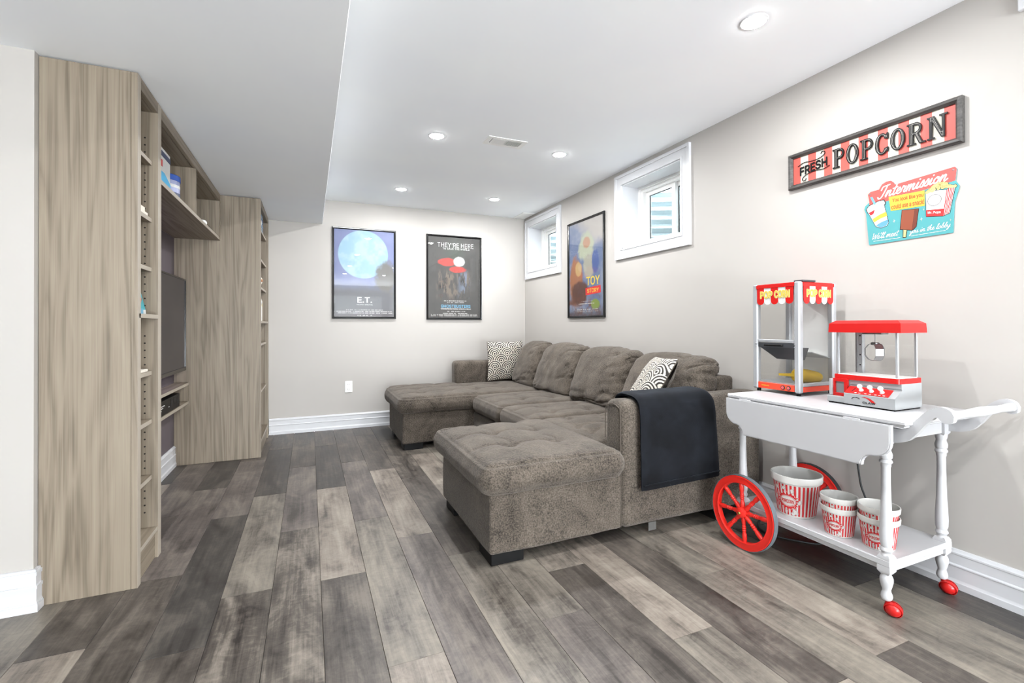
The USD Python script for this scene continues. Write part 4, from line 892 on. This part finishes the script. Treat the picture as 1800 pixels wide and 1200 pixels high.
part(d, 'handle', cat_([bx(PX0-.018, PX0-.006, 1.585, 1.690, .992, 1.004, .004), bx(PX0-.010, PX0+.006, 1.595, 1.605, .994, 1.002), bx(PX0-.010, PX0+.006, 1.670, 1.680, .994, 1.002)]), BLACK)
part(d, 'door_pane', bx(PX0+.007, PX0+.010, PY0+.033, PY1-.033, .808, .986), ACRYLIC)
for y in (PY0+.020, PY1-.026):
    for z in (.990, 1.003): part(d, 'hinge_screw', sphere((PX0-.001, y+.004, z), .0032, 1), STEEL)
part(t, 'pane', bx(PX0+.007, PX0+.010, PY0+.031, PY1-.031, 1.027, 1.29), ACRYLIC)
part(t, 'pane', bx(PX0+.031, PX1-.031, PY0+.006, PY0+.009, .819, 1.29), ACRYLIC)
part(t, 'pane', bx(PX0+.031, PX1-.031, PY1-.009, PY1-.006, .812, 1.29), ACRYLIC)
part(t, 'rear_panel', bx(PX1-.016, PX1-.010, PY0+.030, PY1-.030, .812, 1.29), PLASTIC_W)
hv = np.array([(2.158, 1.735, .986), (2.158, 1.541, .986), (2.20, 1.672, .926), (2.20, 1.552, .926), (2.255, 1.735, .986), (2.255, 1.541, .986), (2.240, 1.672, .926), (2.240, 1.552, .926)])
part(t, 'kettle_chute', trimesh.convex.convex_hull(hv), DARKSTEEL)
part(t, 'chute_tray', trimesh.convex.convex_hull(np.array([(x, y, z+d) for x, z in ((2.256, .962), (2.40, .930)) for y in (1.525, 1.745) for d in (0, .004)])), ALU)
# scoop lying inside
t = thing('popcorn_scoop', 'bright yellow plastic popcorn scoop lying inside the popcorn machine', 'scoop', (2.28, 1.58, .812))
ax = np.array([.165, -.012, -.018]); 
part(t, 'bowl', lathe([(0, 0), (.028, .002), (.035, .010), (.036, .03), (.034, .08), (.028, .14), (.022, .158), (.010, .164), (0, .165)], 28, (2.215, 1.582, .850), ax), YELLOW, smooth=40)
part(t, 'handle', trimesh.convex.convex_hull(np.array([(2.218, 1.588, .857), (2.218, 1.580, .841), (2.226, 1.600, .857), (2.226, 1.600, .845), (2.172, 1.640, .855), (2.172, 1.640, .845), (2.180, 1.648, .855), (2.180, 1.648, .845)])), YELLOW)

# ------------------------------------------------------------------ toy claw machine on the cart
t = thing('claw_machine', 'toy claw machine with a red canopy, silver base and clear walls, on the cart', 'claw machine', (2.22, 1.23, TOP))
z0 = TOP
CY0, CY1 = 1.096, 1.362
body = Polygon([(2.292, z0+.006), (2.292, .862), (2.152, .862), (2.152, .842), (2.156, .838), (2.108, .806), (2.108, z0+.006)])
part(t, 'base', prism_y(body, CY0, 1.288), SILVER)
part(t, 'chute_housing', cat_([bx(2.150, 2.292, 1.288, 1.360, z0+.006, .862), bx(2.112, 2.150, 1.288, CY1, z0+.006, .788, .002), bx(2.125, 2.150, 1.350, CY1, .788, .862, .002)]), SILVER)
part(t, 'chute_hole', bx(2.1435, 2.1485, 1.303, 1.343, .800, .852), plain('chute_grey', rgb(128, 130, 132), .5))
part(t, 'chute_frame', ext(sbox(-.028, -.034, .028, .034).buffer(.004).difference(sbox(-.019, -.025, .019, .025)), .012, frame((2.147, 1.323, .826), (0, -1, 0), (0, 0, 1))), RED2)
part(t, 'foot_rim', bx(2.114, 2.288, 1.10, 1.356, z0+.0004, z0+.0065), BLACK)
sl = np.array([2.156-2.108, 0, .838-.806]); sl = sl/np.linalg.norm(sl); pm = frame((2.131, 1.195, .8215), (0, -1, 0), sl)
cp = part(t, 'control_panel', ext(sbox(-.090, -.022, .072, .020).buffer(.002), .0012, pm, .0006), RED2)
for k, s in enumerate((-.036, .003, .042)):
    kb = part(cp, 'knob', cat_([lathe([(0, .001), (.009, .001), (.0055, .012), (.0045, .018), (0, .018)], 16, np.array(pm[:3, 3])+pm[:3, 0]*s, pm[:3, 2])]), plain('knob_white_'+str(k), rgb(238, 238, 238), .3), smooth=40)
    part(kb, 'knob_ball', sphere(np.array(pm[:3, 3])+pm[:3, 0]*s+pm[:3, 2]*.023, .0098, 2), PLASTIC_W, smooth=True)
part(cp, 'coin_slot', ext(affinity.rotate(sbox(-.0012, -.014, .0012, .012), -14), .0006, pm, .0016) if False else ext(affinity.translate(affinity.rotate(sbox(-.0012, -.013, .0012, .012), -12), -.066, 0), .0008, pm, .0018), KPRINT)
for s in (-.05, -.035, -.012, .005, .026, .040, .056): part(cp, 'printed_mark', ext(affinity.translate(sbox(-.004, -.0016, .004, .0016), s, -.0185), .0006, pm, .0018), WPRINT)
lm = frame((2.1078, 1.200, .787), (0, -1, 0), (0, 0, 1))
part(t, 'logo_arc', ext(LineString([(-.040+.016*math.cos(a), -.002+.009*math.sin(a)) for a in np.linspace(.5, 2.9, 14)]).buffer(.0014), .0006, lm), KPRINT)
part(t, 'logo_swoosh', ext(Polygon([(-.018, .010), (-.004, .0125), (.012, .009), (.026, .001), (.036, -.009), (.020, -.007), (.010, .002), (.0, .009)]), .0006, lm), RED2)
part(t, 'lettering', ext(affinity.translate(fit(text_poly('CLAW', .01, True), .048, .009), .010, -.0105), .0006, lm), KPRINT)
def rbox(x0, x1, y0, y1, r): return sbox(x0+r, y0+r, x1-r, y1-r).buffer(r, quad_segs=3)
hm = frame((0, 0, .862), (1, 0, 0), (0, 1, 0))
part(t, 'red_band', ext(rbox(2.142, 2.300, 1.098, 1.352, .010), .020, hm), RED2)
part(t, 'floor_tray', ext(rbox(2.152, 2.290, 1.108, 1.342, .006), .002, hm, .0201), PLASTIC_W)
for x, y in ((2.152, 1.108), (2.282, 1.108), (2.152, 1.334), (2.282, 1.334)): part(t, 'corner_post', bx(x, x+.009, y, y+.009, .884, 1.068, .001), ALU)
part(t, 'pane', bx(2.154, 2.156, 1.117, 1.334, .884, 1.068), ACRYLIC)
part(t, 'pane', bx(2.161, 2.282, 1.110, 1.112, .884, 1.068), ACRYLIC)
part(t, 'pane', bx(2.161, 2.282, 1.339, 1.341, .884, 1.068), ACRYLIC)
part(t, 'inner_mast', bx(2.262, 2.280, 1.300, 1.322, .884, 1.068, .002), ALU)
for z in (.92, .965, 1.01, 1.05): part(t, 'mast_hole', cyl(.003, 0, .001, (2.2618, 1.311, z), 10, (-1, 0, 0)), DARKHOLE)
part(t, 'rear_pane', bx(2.286, 2.288, 1.117, 1.334, .884, 1.068), ACRYLIC)
can = trimesh.convex.convex_hull(np.array([(x, y, z) for z, k in ((1.066, 0), (1.104, .002), (1.117, .020)) for x in (2.130+k, 2.312-k) for y in (1.086+k, 1.366-k)]))
part(t, 'canopy', can, RED2)
cl = part(t, 'claw', cat_([bx(2.195, 2.245, 1.19, 1.265, 1.058, 1.0655), cyl(.0016, 1.022, 1.06, (2.22, 1.2275, 0), 8), bx(2.208, 2.232, 1.2155, 1.2395, 1.012, 1.024, .003)]), STEEL, label='grey metal grabbing claw on a wire')
for k in range(3):
    a = math.radians(90+120*k+25); dx, dy = math.cos(a), math.sin(a); w = .0145
    path = [(.006, 1.020), (.024, 1.014), (.036, .996), (.036, .968), (.024, .950), (.012, .945)]
    V, Fc = [], []
    for r_, z_ in path:
        for s in (-1, 1):
            for e in (0, .003): V.append((2.22+dx*(r_-e)-dy*w*s, 1.2275+dy*(r_-e)+dx*w*s, z_))
    for i in range(len(path)-1):
        b = i*4
        for p, q in ((0, 1), (1, 3), (3, 2), (2, 0)): Fc += [(b+p, b+q, b+4+q), (b+p, b+4+q, b+4+p)]
    m = trimesh.Trimesh(V, Fc, process=False)
    part(cl, 'prong', m, STEEL)

# ------------------------------------------------------------------ popcorn tubs on the lower shelf
def conical(poly, c, r0, r1, h, a0, lift, step=.012, th=.0004):
    rm = (r0+r1)/2; out = []
    x0, y0, x1, y1 = poly.bounds
    n = max(1, int(math.ceil((x1-x0)/step)))
    for k in range(n):
        piece = poly.intersection(sbox(x0+(x1-x0)*k/n, y0-1, x0+(x1-x0)*(k+1)/n, y1+1))
        for p in polys(piece):
            e = trimesh.creation.extrude_polygon(p, th, engine='earcut'); v = np.array(e.vertices)
            R = r0+(r1-r0)*v[:, 1]/h+lift+v[:, 2]; A = a0+v[:, 0]/rm
            e.vertices = np.c_[c[0]+R*np.cos(A), c[1]+R*np.sin(A), c[2]+v[:, 1]]; out.append(e)
    return cat_(out)
def tub(label, c, s, a0, group=None):
    r0, r1, h = .076*s, .100*s, .190*s
    c = np.array(c); t = thing('popcorn_tub', label, 'tub', c, group)
    part(t, 'tub_body', lathe([(0, 0), (r0, 0), (r0+.002, .004*s), (r1-.0035*s, h-.034*s), (r1-.001, h-.033*s), (r1+.005*s, h-.031*s), (r1+.0075*s, h-.004*s), (r1+.006*s, h), (r1+.001*s, h), (r1-.002*s, h-.005*s), (r0-.004*s, .008*s), (0, .006*s)], 56, c), CERAMIC, smooth=30)
    rr0, rr1 = r0+.0012, r1-.0012
    ri = lambda y: r0+.002+(r1-.0035*s-r0-.002)*(y-.004*s)/(h-.038*s)
    q0, q1 = ri(0), ri(h)
    burst = []
    for k in range(36):
        a = 2*math.pi*k/36; R = (1.0 if k % 2 else .76)+.08*math.sin(k*2.3)
        burst.append((.050*s*R*math.cos(a), .075*s+.042*s*R*math.sin(a)))
    burst = Polygon(burst).buffer(0)
    blobs = []
    rnd = random.Random(3)
    for (bx_, by_) in ((-.045, .128), (-.015, .135), (.020, .124), (.050, .075), (.036, .026), (.022, .018), (-.010, .022), (-.050, .030), (-.062, .080), (.030, .032), (-.075, .120)):
        blobs.append(union_all([Point(bx_*s+rnd.uniform(-.005, .005)*s, by_*s+rnd.uniform(-.005, .005)*s).buffer(.0065*s, 6) for _ in range(4)]))
    blobs = union_all(blobs)
    pitch = .0165*s; nst = int(round(2*math.pi*(q0+q1)/2/pitch)); pitch = 2*math.pi*(q0+q1)/2/nst
    stripes = union_all([sbox(k*pitch-.25*pitch, .010*s, k*pitch+.25*pitch, h-.040*s) for k in range(nst)])
    keep = union_all([burst.buffer(.0012*s), blobs.buffer(.0008*s)])
    wrap = union_all([keep, affinity.translate(keep, 2*math.pi*(q0+q1)/2, 0)])
    part(t, 'printed_stripes', conical(stripes.difference(wrap), c, q0, q1, h, a0, .0002), REDPRINT)
    oval = affinity.translate(affinity.scale(Point(0, 0).buffer(1, 24), .037*s, .026*s), 0, .075*s)
    part(t, 'printed_burst', conical(burst.difference(oval).difference(blobs), c, q0, q1, h, a0, .0003), REDPRINT)
    part(t, 'printed_oval_line', conical(oval.buffer(-.0022*s).difference(oval.buffer(-.0034*s)), c, q0, q1, h, a0, .0003, .008), REDPRINT)
    tx_ = affinity.translate(fit(text_poly('POPCORN', .02, True), .056*s, .017*s), 0, .074*s)
    part(t, 'lettering', conical(tx_, c, q0, q1, h, a0, .0004, .008), REDPRINT)
    part(t, 'printed_kernels', conical(blobs.difference(blobs.buffer(-.0009*s)), c, q0, q1, h, a0, .0003, .02), plain('kernel_line', rgb(120, 108, 104), .5) if not stage.GetPrimAtPath('/World/Looks/kernel_line') else UsdShade.Material.Get(stage, '/World/Looks/kernel_line'))
    return t
SZ = .2112
tub('large white and red striped popcorn tub nearest the wheel on the lower cart shelf', (2.115, 1.510, SZ), 1.0, math.radians(191))
tub('small red striped popcorn tub at the bottom of the middle stack', (2.070, 1.288, SZ), .64, math.radians(194))
tub('small red striped popcorn tub nested on top in the middle stack', (2.070, 1.288, SZ+.042), .64, math.radians(200))
tub('small red striped popcorn tub at the bottom of the stack behind the front cart leg', (2.095, 1.150, SZ), .66, math.radians(196))
tub('small red striped popcorn tub nested on top in the stack behind the front cart leg', (2.095, 1.150, SZ+.042), .66, math.radians(204))

# cords
t = thing('power_cord', 'black power cord hanging behind the cart and trailing on the floor', 'cord', (2.46, 1.45, .004))
part(t, 'cable', tube(crom([(2.425, 1.56, .79), (2.45, 1.52, .74), (2.456, 1.47, .60), (2.458, 1.440, .42), (2.458, 1.425, .32), (2.450, 1.395, .235), (2.435, 1.42, .14), (2.40, 1.50, .04), (2.34, 1.55, .005), (2.27, 1.62, .0045), (2.21, 1.72, .0045), (2.24, 1.82, .0045), (2.36, 1.90, .0045)], 8), .0042, 8), DRUBBER, smooth=True)

# ------------------------------------------------------------------ signs on the right wall
def serif(ch):
    B = lambda *a: sbox(*a)
    if ch == 'O': return affinity.scale(Point(0, 0).buffer(1, 24), .36, .51, origin=(0, 0)).difference(affinity.scale(Point(0, 0).buffer(1, 24), .17, .40, origin=(0, 0))), .72, (.36, .5)
    if ch == 'C':
        g = affinity.scale(Point(0, 0).buffer(1, 24), .36, .51, origin=(0, 0)).difference(affinity.scale(Point(0, 0).buffer(1, 24), .17, .40, origin=(0, 0))).difference(B(.12, -.22, .5, .22))
        return union_all([g, B(.24, .20, .33, .48), B(.25, -.40, .33, -.20)]), .70, (.36, .5)
    P = union_all([B(.1, 0, .31, 1), union_all([B(.1, .45, .42, 1), Point(.42, .725).buffer(.275, 16)]).difference(union_all([B(.31, .56, .42, .89), Point(.42, .725).buffer(.155, 16)])), B(0, 0, .41, .075), B(0, .925, .2, 1)])
    if ch == 'P': return P, .72, (0, 0)
    if ch == 'R': return union_all([P, Polygon([(.36, .48), (.54, .48), (.74, .07), (.86, .07), (.86, 0), (.58, 0)])]), .84, (0, 0)
    if ch == 'N': return union_all([B(.10, 0, .22, 1), B(.66, 0, .78, 1), Polygon([(.10, 1), (.32, 1), (.78, .0), (.62, .0)]), B(0, 0, .33, .07), B(0, .93, .2, 1), B(.55, .93, .90, 1)]), .92, (0, 0)
def word(s, gap=.10):
    x, out = 0, []
    for ch in s:
        g, w, (ox, oy) = serif(ch); out.append(affinity.translate(g, x+ox, oy)); x += w+gap
    return out, x-gap
Y_L, Y_R, Z_B, Z_T = 1.798, 1.034, 1.851, 2.044
t = thing('popcorn_sign', 'long framed sign reading fresh popcorn on red and cream stripes', 'sign', (WX, (Y_L+Y_R)/2, Z_B))
m = frame((WX-.0005, Y_L, Z_B), (0, -1, 0), (0, 0, 1)); w, h = Y_L-Y_R, Z_T-Z_B
for b in moulding(w, h, .024, .028, m): part(t, 'frame_bar', b, DARKWOOD)
part(t, 'backing_board', ext(sbox(.01, .01, w-.01, h-.01), .008, m), CREAM)
pw = (w-.044)/17
for k in range(17): part(t, 'stripe', ext(sbox(.022+k*pw, .022, .022+(k+1)*pw, h-.022), .0012, m, .0081), CORAL if k % 2 == 0 else CREAM)
letters, W_ = word('POPCORN')
for g in letters:
    g = affinity.scale(g, .475/W_, .098, origin=(0, 0)); g = affinity.translate(g, .240, .0475)
    lt = part(t, 'letter', ext(g, .005, m, .0120), BLACK, smooth=False)
    core = g.buffer(-.0048)
    if not core.is_empty: part(lt, 'inline', ext(core.difference(g.buffer(-.0060)), .0004, m, .0171), plain('inline_grey', rgb(150, 146, 140), .6) if not stage.GetPrimAtPath('/World/Looks/inline_grey') else UsdShade.Material.Get(stage, '/World/Looks/inline_grey'))
fr = affinity.skew(fit(text_poly('FRESH', .05, True), .148, .046), 0, 6)
part(t, 'small_word', ext(affinity.translate(fr, .137, .094), .003, m, .0120), BLACK)
sw1 = LineString(crom([(.052, .119), (.085, .131), (.125, .127), (.165, .128), (.195, .140), (.198, .155), (.185, .160), (.178, .150)], 6)).buffer(.0013)
sw2 = LineString(crom([(.222, .075), (.190, .066), (.150, .070), (.110, .066), (.082, .052), (.078, .036), (.092, .032), (.098, .042)], 6)).buffer(.0013)
part(t, 'flourish', ext(union_all([sw1, sw2]), .003, m, .0120), BLACK)

CUR = {'I': ([[(.05, 1.35), (.2, 1.85), (.75, 1.95), (1.15, 2.0)], [(.85, 1.95), (.6, .8), (.35, .1), (.0, -.05), (-.2, .25)]], .95),
 'n': ([[(0, .2), (.2, .98), (.1, 0)], [(.13, .25), (.45, .92), (.66, .85), (.58, .2), (.74, 0), (1.0, .25)]], .92), 't': ([[(.42, 1.6), (.2, .25), (.34, 0), (.62, .22)], [(.0, 1.1), (.62, 1.2)]], .58),
 'e': ([[(0, .2), (.5, .62), (.42, 1.0), (.14, .75), (.15, .2), (.4, 0), (.76, .25)]], .70), 'r': ([[(0, .2), (.22, 1.05), (.36, .85), (.58, .9), (.46, .25), (.6, 0), (.84, .22)]], .76),
 'm': ([[(0, .2), (.2, .98), (.1, 0)], [(.13, .25), (.42, .92), (.58, .85), (.48, 0)], [(.5, .25), (.82, .92), (1.0, .85), (.92, .2), (1.08, 0), (1.34, .25)]], 1.28), 'i': ([[(0, .2), (.25, .95), (.16, .2), (.3, 0), (.58, .25)], [(.34, 1.36), (.36, 1.42)]], .52),
 's': ([[(0, .15), (.38, 1.05), (.5, .5), (.4, .03), (.1, .08)], [(.4, .03), (.68, .25)]], .62), 'o': ([[(.45, .98), (.1, .6), (.22, .03), (.6, .2), (.62, .8), (.42, .98), (.5, .75), (.9, .72)]], .84),
 'W': ([[(0, 1.8), (.2, 1.9), (.25, .0), (.9, 1.5), (.95, 0), (1.7, 1.9)]], 1.55), 'l': ([[(0, .2), (.52, 1.6), (.42, 1.9), (.24, 1.4), (.24, .2), (.42, 0), (.66, .22)]], .55), "'": ([[(.2, 1.9), (.12, 1.5)]], .3),
 'y': ([[(0, .9), (.12, .2), (.38, .05), (.66, .9)], [(.68, .95), (.5, -.5), (.2, -.85), (.12, -.55), (.85, .22)]], .82), 'u': ([[(0, .9), (.1, .2), (.34, 0), (.64, .9)], [(.66, .95), (.6, .2), (.74, 0), (.98, .25)]], .9),
 'h': ([[(0, .2), (.46, 1.6), (.36, 1.9), (.2, 1.4), (.12, 0)], [(.14, .25), (.44, .92), (.6, .8), (.54, .2), (.7, 0), (.95, .25)]], .9), 'b': ([[(0, .2), (.46, 1.6), (.36, 1.9), (.22, 1.4), (.2, .2), (.45, 0), (.7, .4), (.5, .85), (.9, .72)]], .84)}
def cursive(s, xh, wt, slant=.28):
    x, out = 0, []
    for ch in s:
        if ch == ' ': x += .55; continue
        st, adv = CUR[ch]
        for pl in st:
            p = crom([(x+a, b, 0) for a, b in pl], 5)[:, :2] if len(pl) > 2 else np.array([(x+a, b) for a, b in pl])
            p = np.c_[p[:, 0]+slant*p[:, 1], p[:, 1]]*xh
            out.append(LineString(p).buffer(wt*xh, quad_segs=3))
        x += adv
    return union_all(out)
def place(g, w, h, x, y, slope): # fit into w x h, put its lower left at (x, y) and let it climb
    g = fit(g, w, h); g = affinity.translate(g, w/2, h/2); g = affinity.affine_transform(g, [1, 0, slope, 1, 0, 0]); return affinity.translate(g, x, y)
t = thing('intermission_sign', 'teal and red die-cut metal snack bar sign with white script', 'sign', (WX, 1.235, 1.48))
m = frame((WX-.001, 1.40, 1.48), (0, -1, 0), (0, 0, 1))
outl = Polygon([(.003, .003), (-.009, .157), (-.017, .178), (-.013, .194), (.007, .209), (.0, .248), (.011, .258), (.048, .260), (.061, .281), (.080, .289), (.098, .288), (.110, .276), (.114, .265), (.334, .280), (.340, .269), (.335, .222), (.348, .196), (.331, .131), (.326, .005)]).buffer(-.003).buffer(.003)
part(t, 'metal_plate', ext(outl, .003, m), TEAL)
k = .0031
def layer(name, g, mt, lift, par=t): return part(par, name, ext(g.intersection(outl), .0003, m, k+lift), mt)
ban = Polygon([(.0, .248), (.011, .258), (.048, .260), (.061, .281), (.080, .289), (.098, .288), (.110, .276), (.114, .265), (.334, .280), (.340, .269), (.335, .222), (.008, .190)])
layer('red_banner', ban, plain('banner_red', rgb(228, 82, 76), .5), 0)
layer('script_word', place(cursive('Intermission', .03, .105), .272, .060, .040, .212, .055), WPRINT, .0004)
card = Polygon([(.088, .214), (.228, .209), (.228, .141), (.097, .147)])
layer('yellow_card', card, YPRINT, .0004)
layer('card_lettering', place(text_poly('You look like you', .02, True), .120, .022, .103, .182, -.03), ORANGEPRINT, .0008)
layer('card_lettering', place(text_poly('could use a snack!', .02, True), .126, .022, .100, .153, -.03), ORANGEPRINT, .0008)
cup = Polygon([(.000, .162), (.069, .184), (.087, .095), (.080, .082), (.055, .076), (.034, .088)])
layer('cup_outline', union_all([cup, Polygon([(-.008, .176), (.004, .192), (.045, .206), (.069, .206), (.076, .190), (.070, .178), (.0, .158)])]).buffer(.0018), KPRINT, .0002)
layer('cup', cup, WPRINT, .0006)
layer('cup_swirl', Polygon([(.004, .158), (.03, .168), (.024, .150), (.012, .144)]), REDPRINT, .001); layer('cup_swirl', Polygon([(.020, .125), (.05, .140), (.078, .148), (.082, .128), (.055, .122), (.026, .108)]), YPRINT, .001)
layer('cup_swirl', Polygon([(.034, .092), (.06, .104), (.085, .110), (.086, .096), (.078, .083), (.055, .077)]), plain('cup_blue', rgb(90, 150, 214), .5), .001)
layer('cup_lid', Polygon([(-.006, .176), (.004, .190), (.045, .204), (.068, .204), (.074, .190), (.069, .181), (.0, .161)]), plain('lid_white', rgb(236, 240, 240), .5), .001)
layer('straw', Polygon([(.010, .232), (.020, .233), (.036, .195), (.027, .192)]), BLUEPRINT_, .0013)
layer('bar_outline', union_all([Polygon([(.142, .140), (.205, .133), (.196, .056), (.182, .042), (.134, .054)]), Polygon([(.146, .050), (.160, .047), (.156, .014), (.145, .015)])]).buffer(.0016), KPRINT, .0002)
layer('ice_bar', Polygon([(.142, .140), (.190, .134), (.180, .043), (.135, .055)]), BROWN, .0006); layer('ice_bar_side', Polygon([(.190, .134), (.205, .133), (.196, .056), (.181, .043)]), BROWN2, .0006)
layer('bar_stick', Polygon([(.147, .050), (.159, .047), (.155, .015), (.146, .016)]), GOLDPRINT, .0006)
bxp = Polygon([(.232, .204), (.305, .190), (.292, .082), (.234, .092)]); sd = Polygon([(.305, .190), (.336, .206), (.315, .090), (.292, .082)])
layer('box_outline', union_all([bxp, sd]).buffer(.0018), KPRINT, .0002)
layer('box_front', bxp, WPRINT, .0006); layer('box_side', sd, WPRINT, .0006)
for q in range(5):
    a0, a1 = (q+.1)/5, (q+.55)/5
    L2 = lambda A, B, s: (A[0]+(B[0]-A[0])*s, A[1]+(B[1]-A[1])*s)
    layer('box_stripe', Polygon([L2((.305, .190), (.336, .206), a0), L2((.305, .190), (.336, .206), a1), L2((.292, .082), (.315, .090), a1), L2((.292, .082), (.315, .090), a0)]), REDPRINT, .001)
layer('box_band', Polygon([(.233, .120), (.2965, .112), (.292, .082), (.234, .092)]), REDPRINT, .001)
layer('box_lettering', place(text_poly('Mr. Pops', .02, True), .046, .013, .239, .100, -.15), WPRINT, .0014)
layer('box_ring', affinity.scale(Point(.263, .157).buffer(.0245, 16), 1, 1.0).difference(Point(.263, .157).buffer(.0235, 16)), KPRINT, .001)
rk = random.Random(9); pk = union_all([Point(.236+.098*u, .203+.024*math.sin(math.pi*min(1, u*1.1))*v-.012*abs(u-.6)).buffer(.0062, 5) for u, v in [(rk.random(), rk.random()) for _ in range(60)]])
layer('popcorn_heap', pk.buffer(.001), KPRINT, .0002); layer('popcorn_heap', pk, GOLDPRINT, .0012)
layer('kernel_lines', union_all([Point(.240+.09*rk.random(), .205+.02*rk.random()).buffer(.0045, 5).exterior.buffer(.0004) for _ in range(26)]).intersection(pk), plain('kernel_olive', rgb(170, 150, 80), .5), .0016)
layer('script_word', place(cursive("We'll meet", .02, .085), .112, .030, .018, .026, .02), WPRINT, .0004)
layer('script_word', place(cursive('you in the lobby', .02, .085), .150, .034, .168, .018, .02), WPRINT, .0004)
layer('script_rule', union_all([LineString([(.024, .018), (.133, .017)]).buffer(.0011), LineString([(.176, .017), (.30, .019)]).buffer(.0011)]), WPRINT, .0004)
for sx, sy, r_ in ((.110, .098, .010), (.215, .085, .010), (.224, .125, .006), (.318, .06, .006), (.068, .047, .006)):
    layer('sparkle', Polygon([(sx, sy+r_), (sx+r_*.14, sy+r_*.14), (sx+r_*.6, sy), (sx+r_*.14, sy-r_*.14), (sx, sy-r_), (sx-r_*.14, sy-r_*.14), (sx-r_*.6, sy), (sx-r_*.14, sy+r_*.14)]), CREAM, .0004)
for hx, hy_ in ((.008, .247), (.328, .268)): part(t, 'mounting_nail', lathe([(0, 0), (.0035, 0), (.002, .0012), (0, .0014)], 12, m[:3, 3]+np.array([-.0034, -hx, hy_]), (-1, 0, 0)), STEEL)
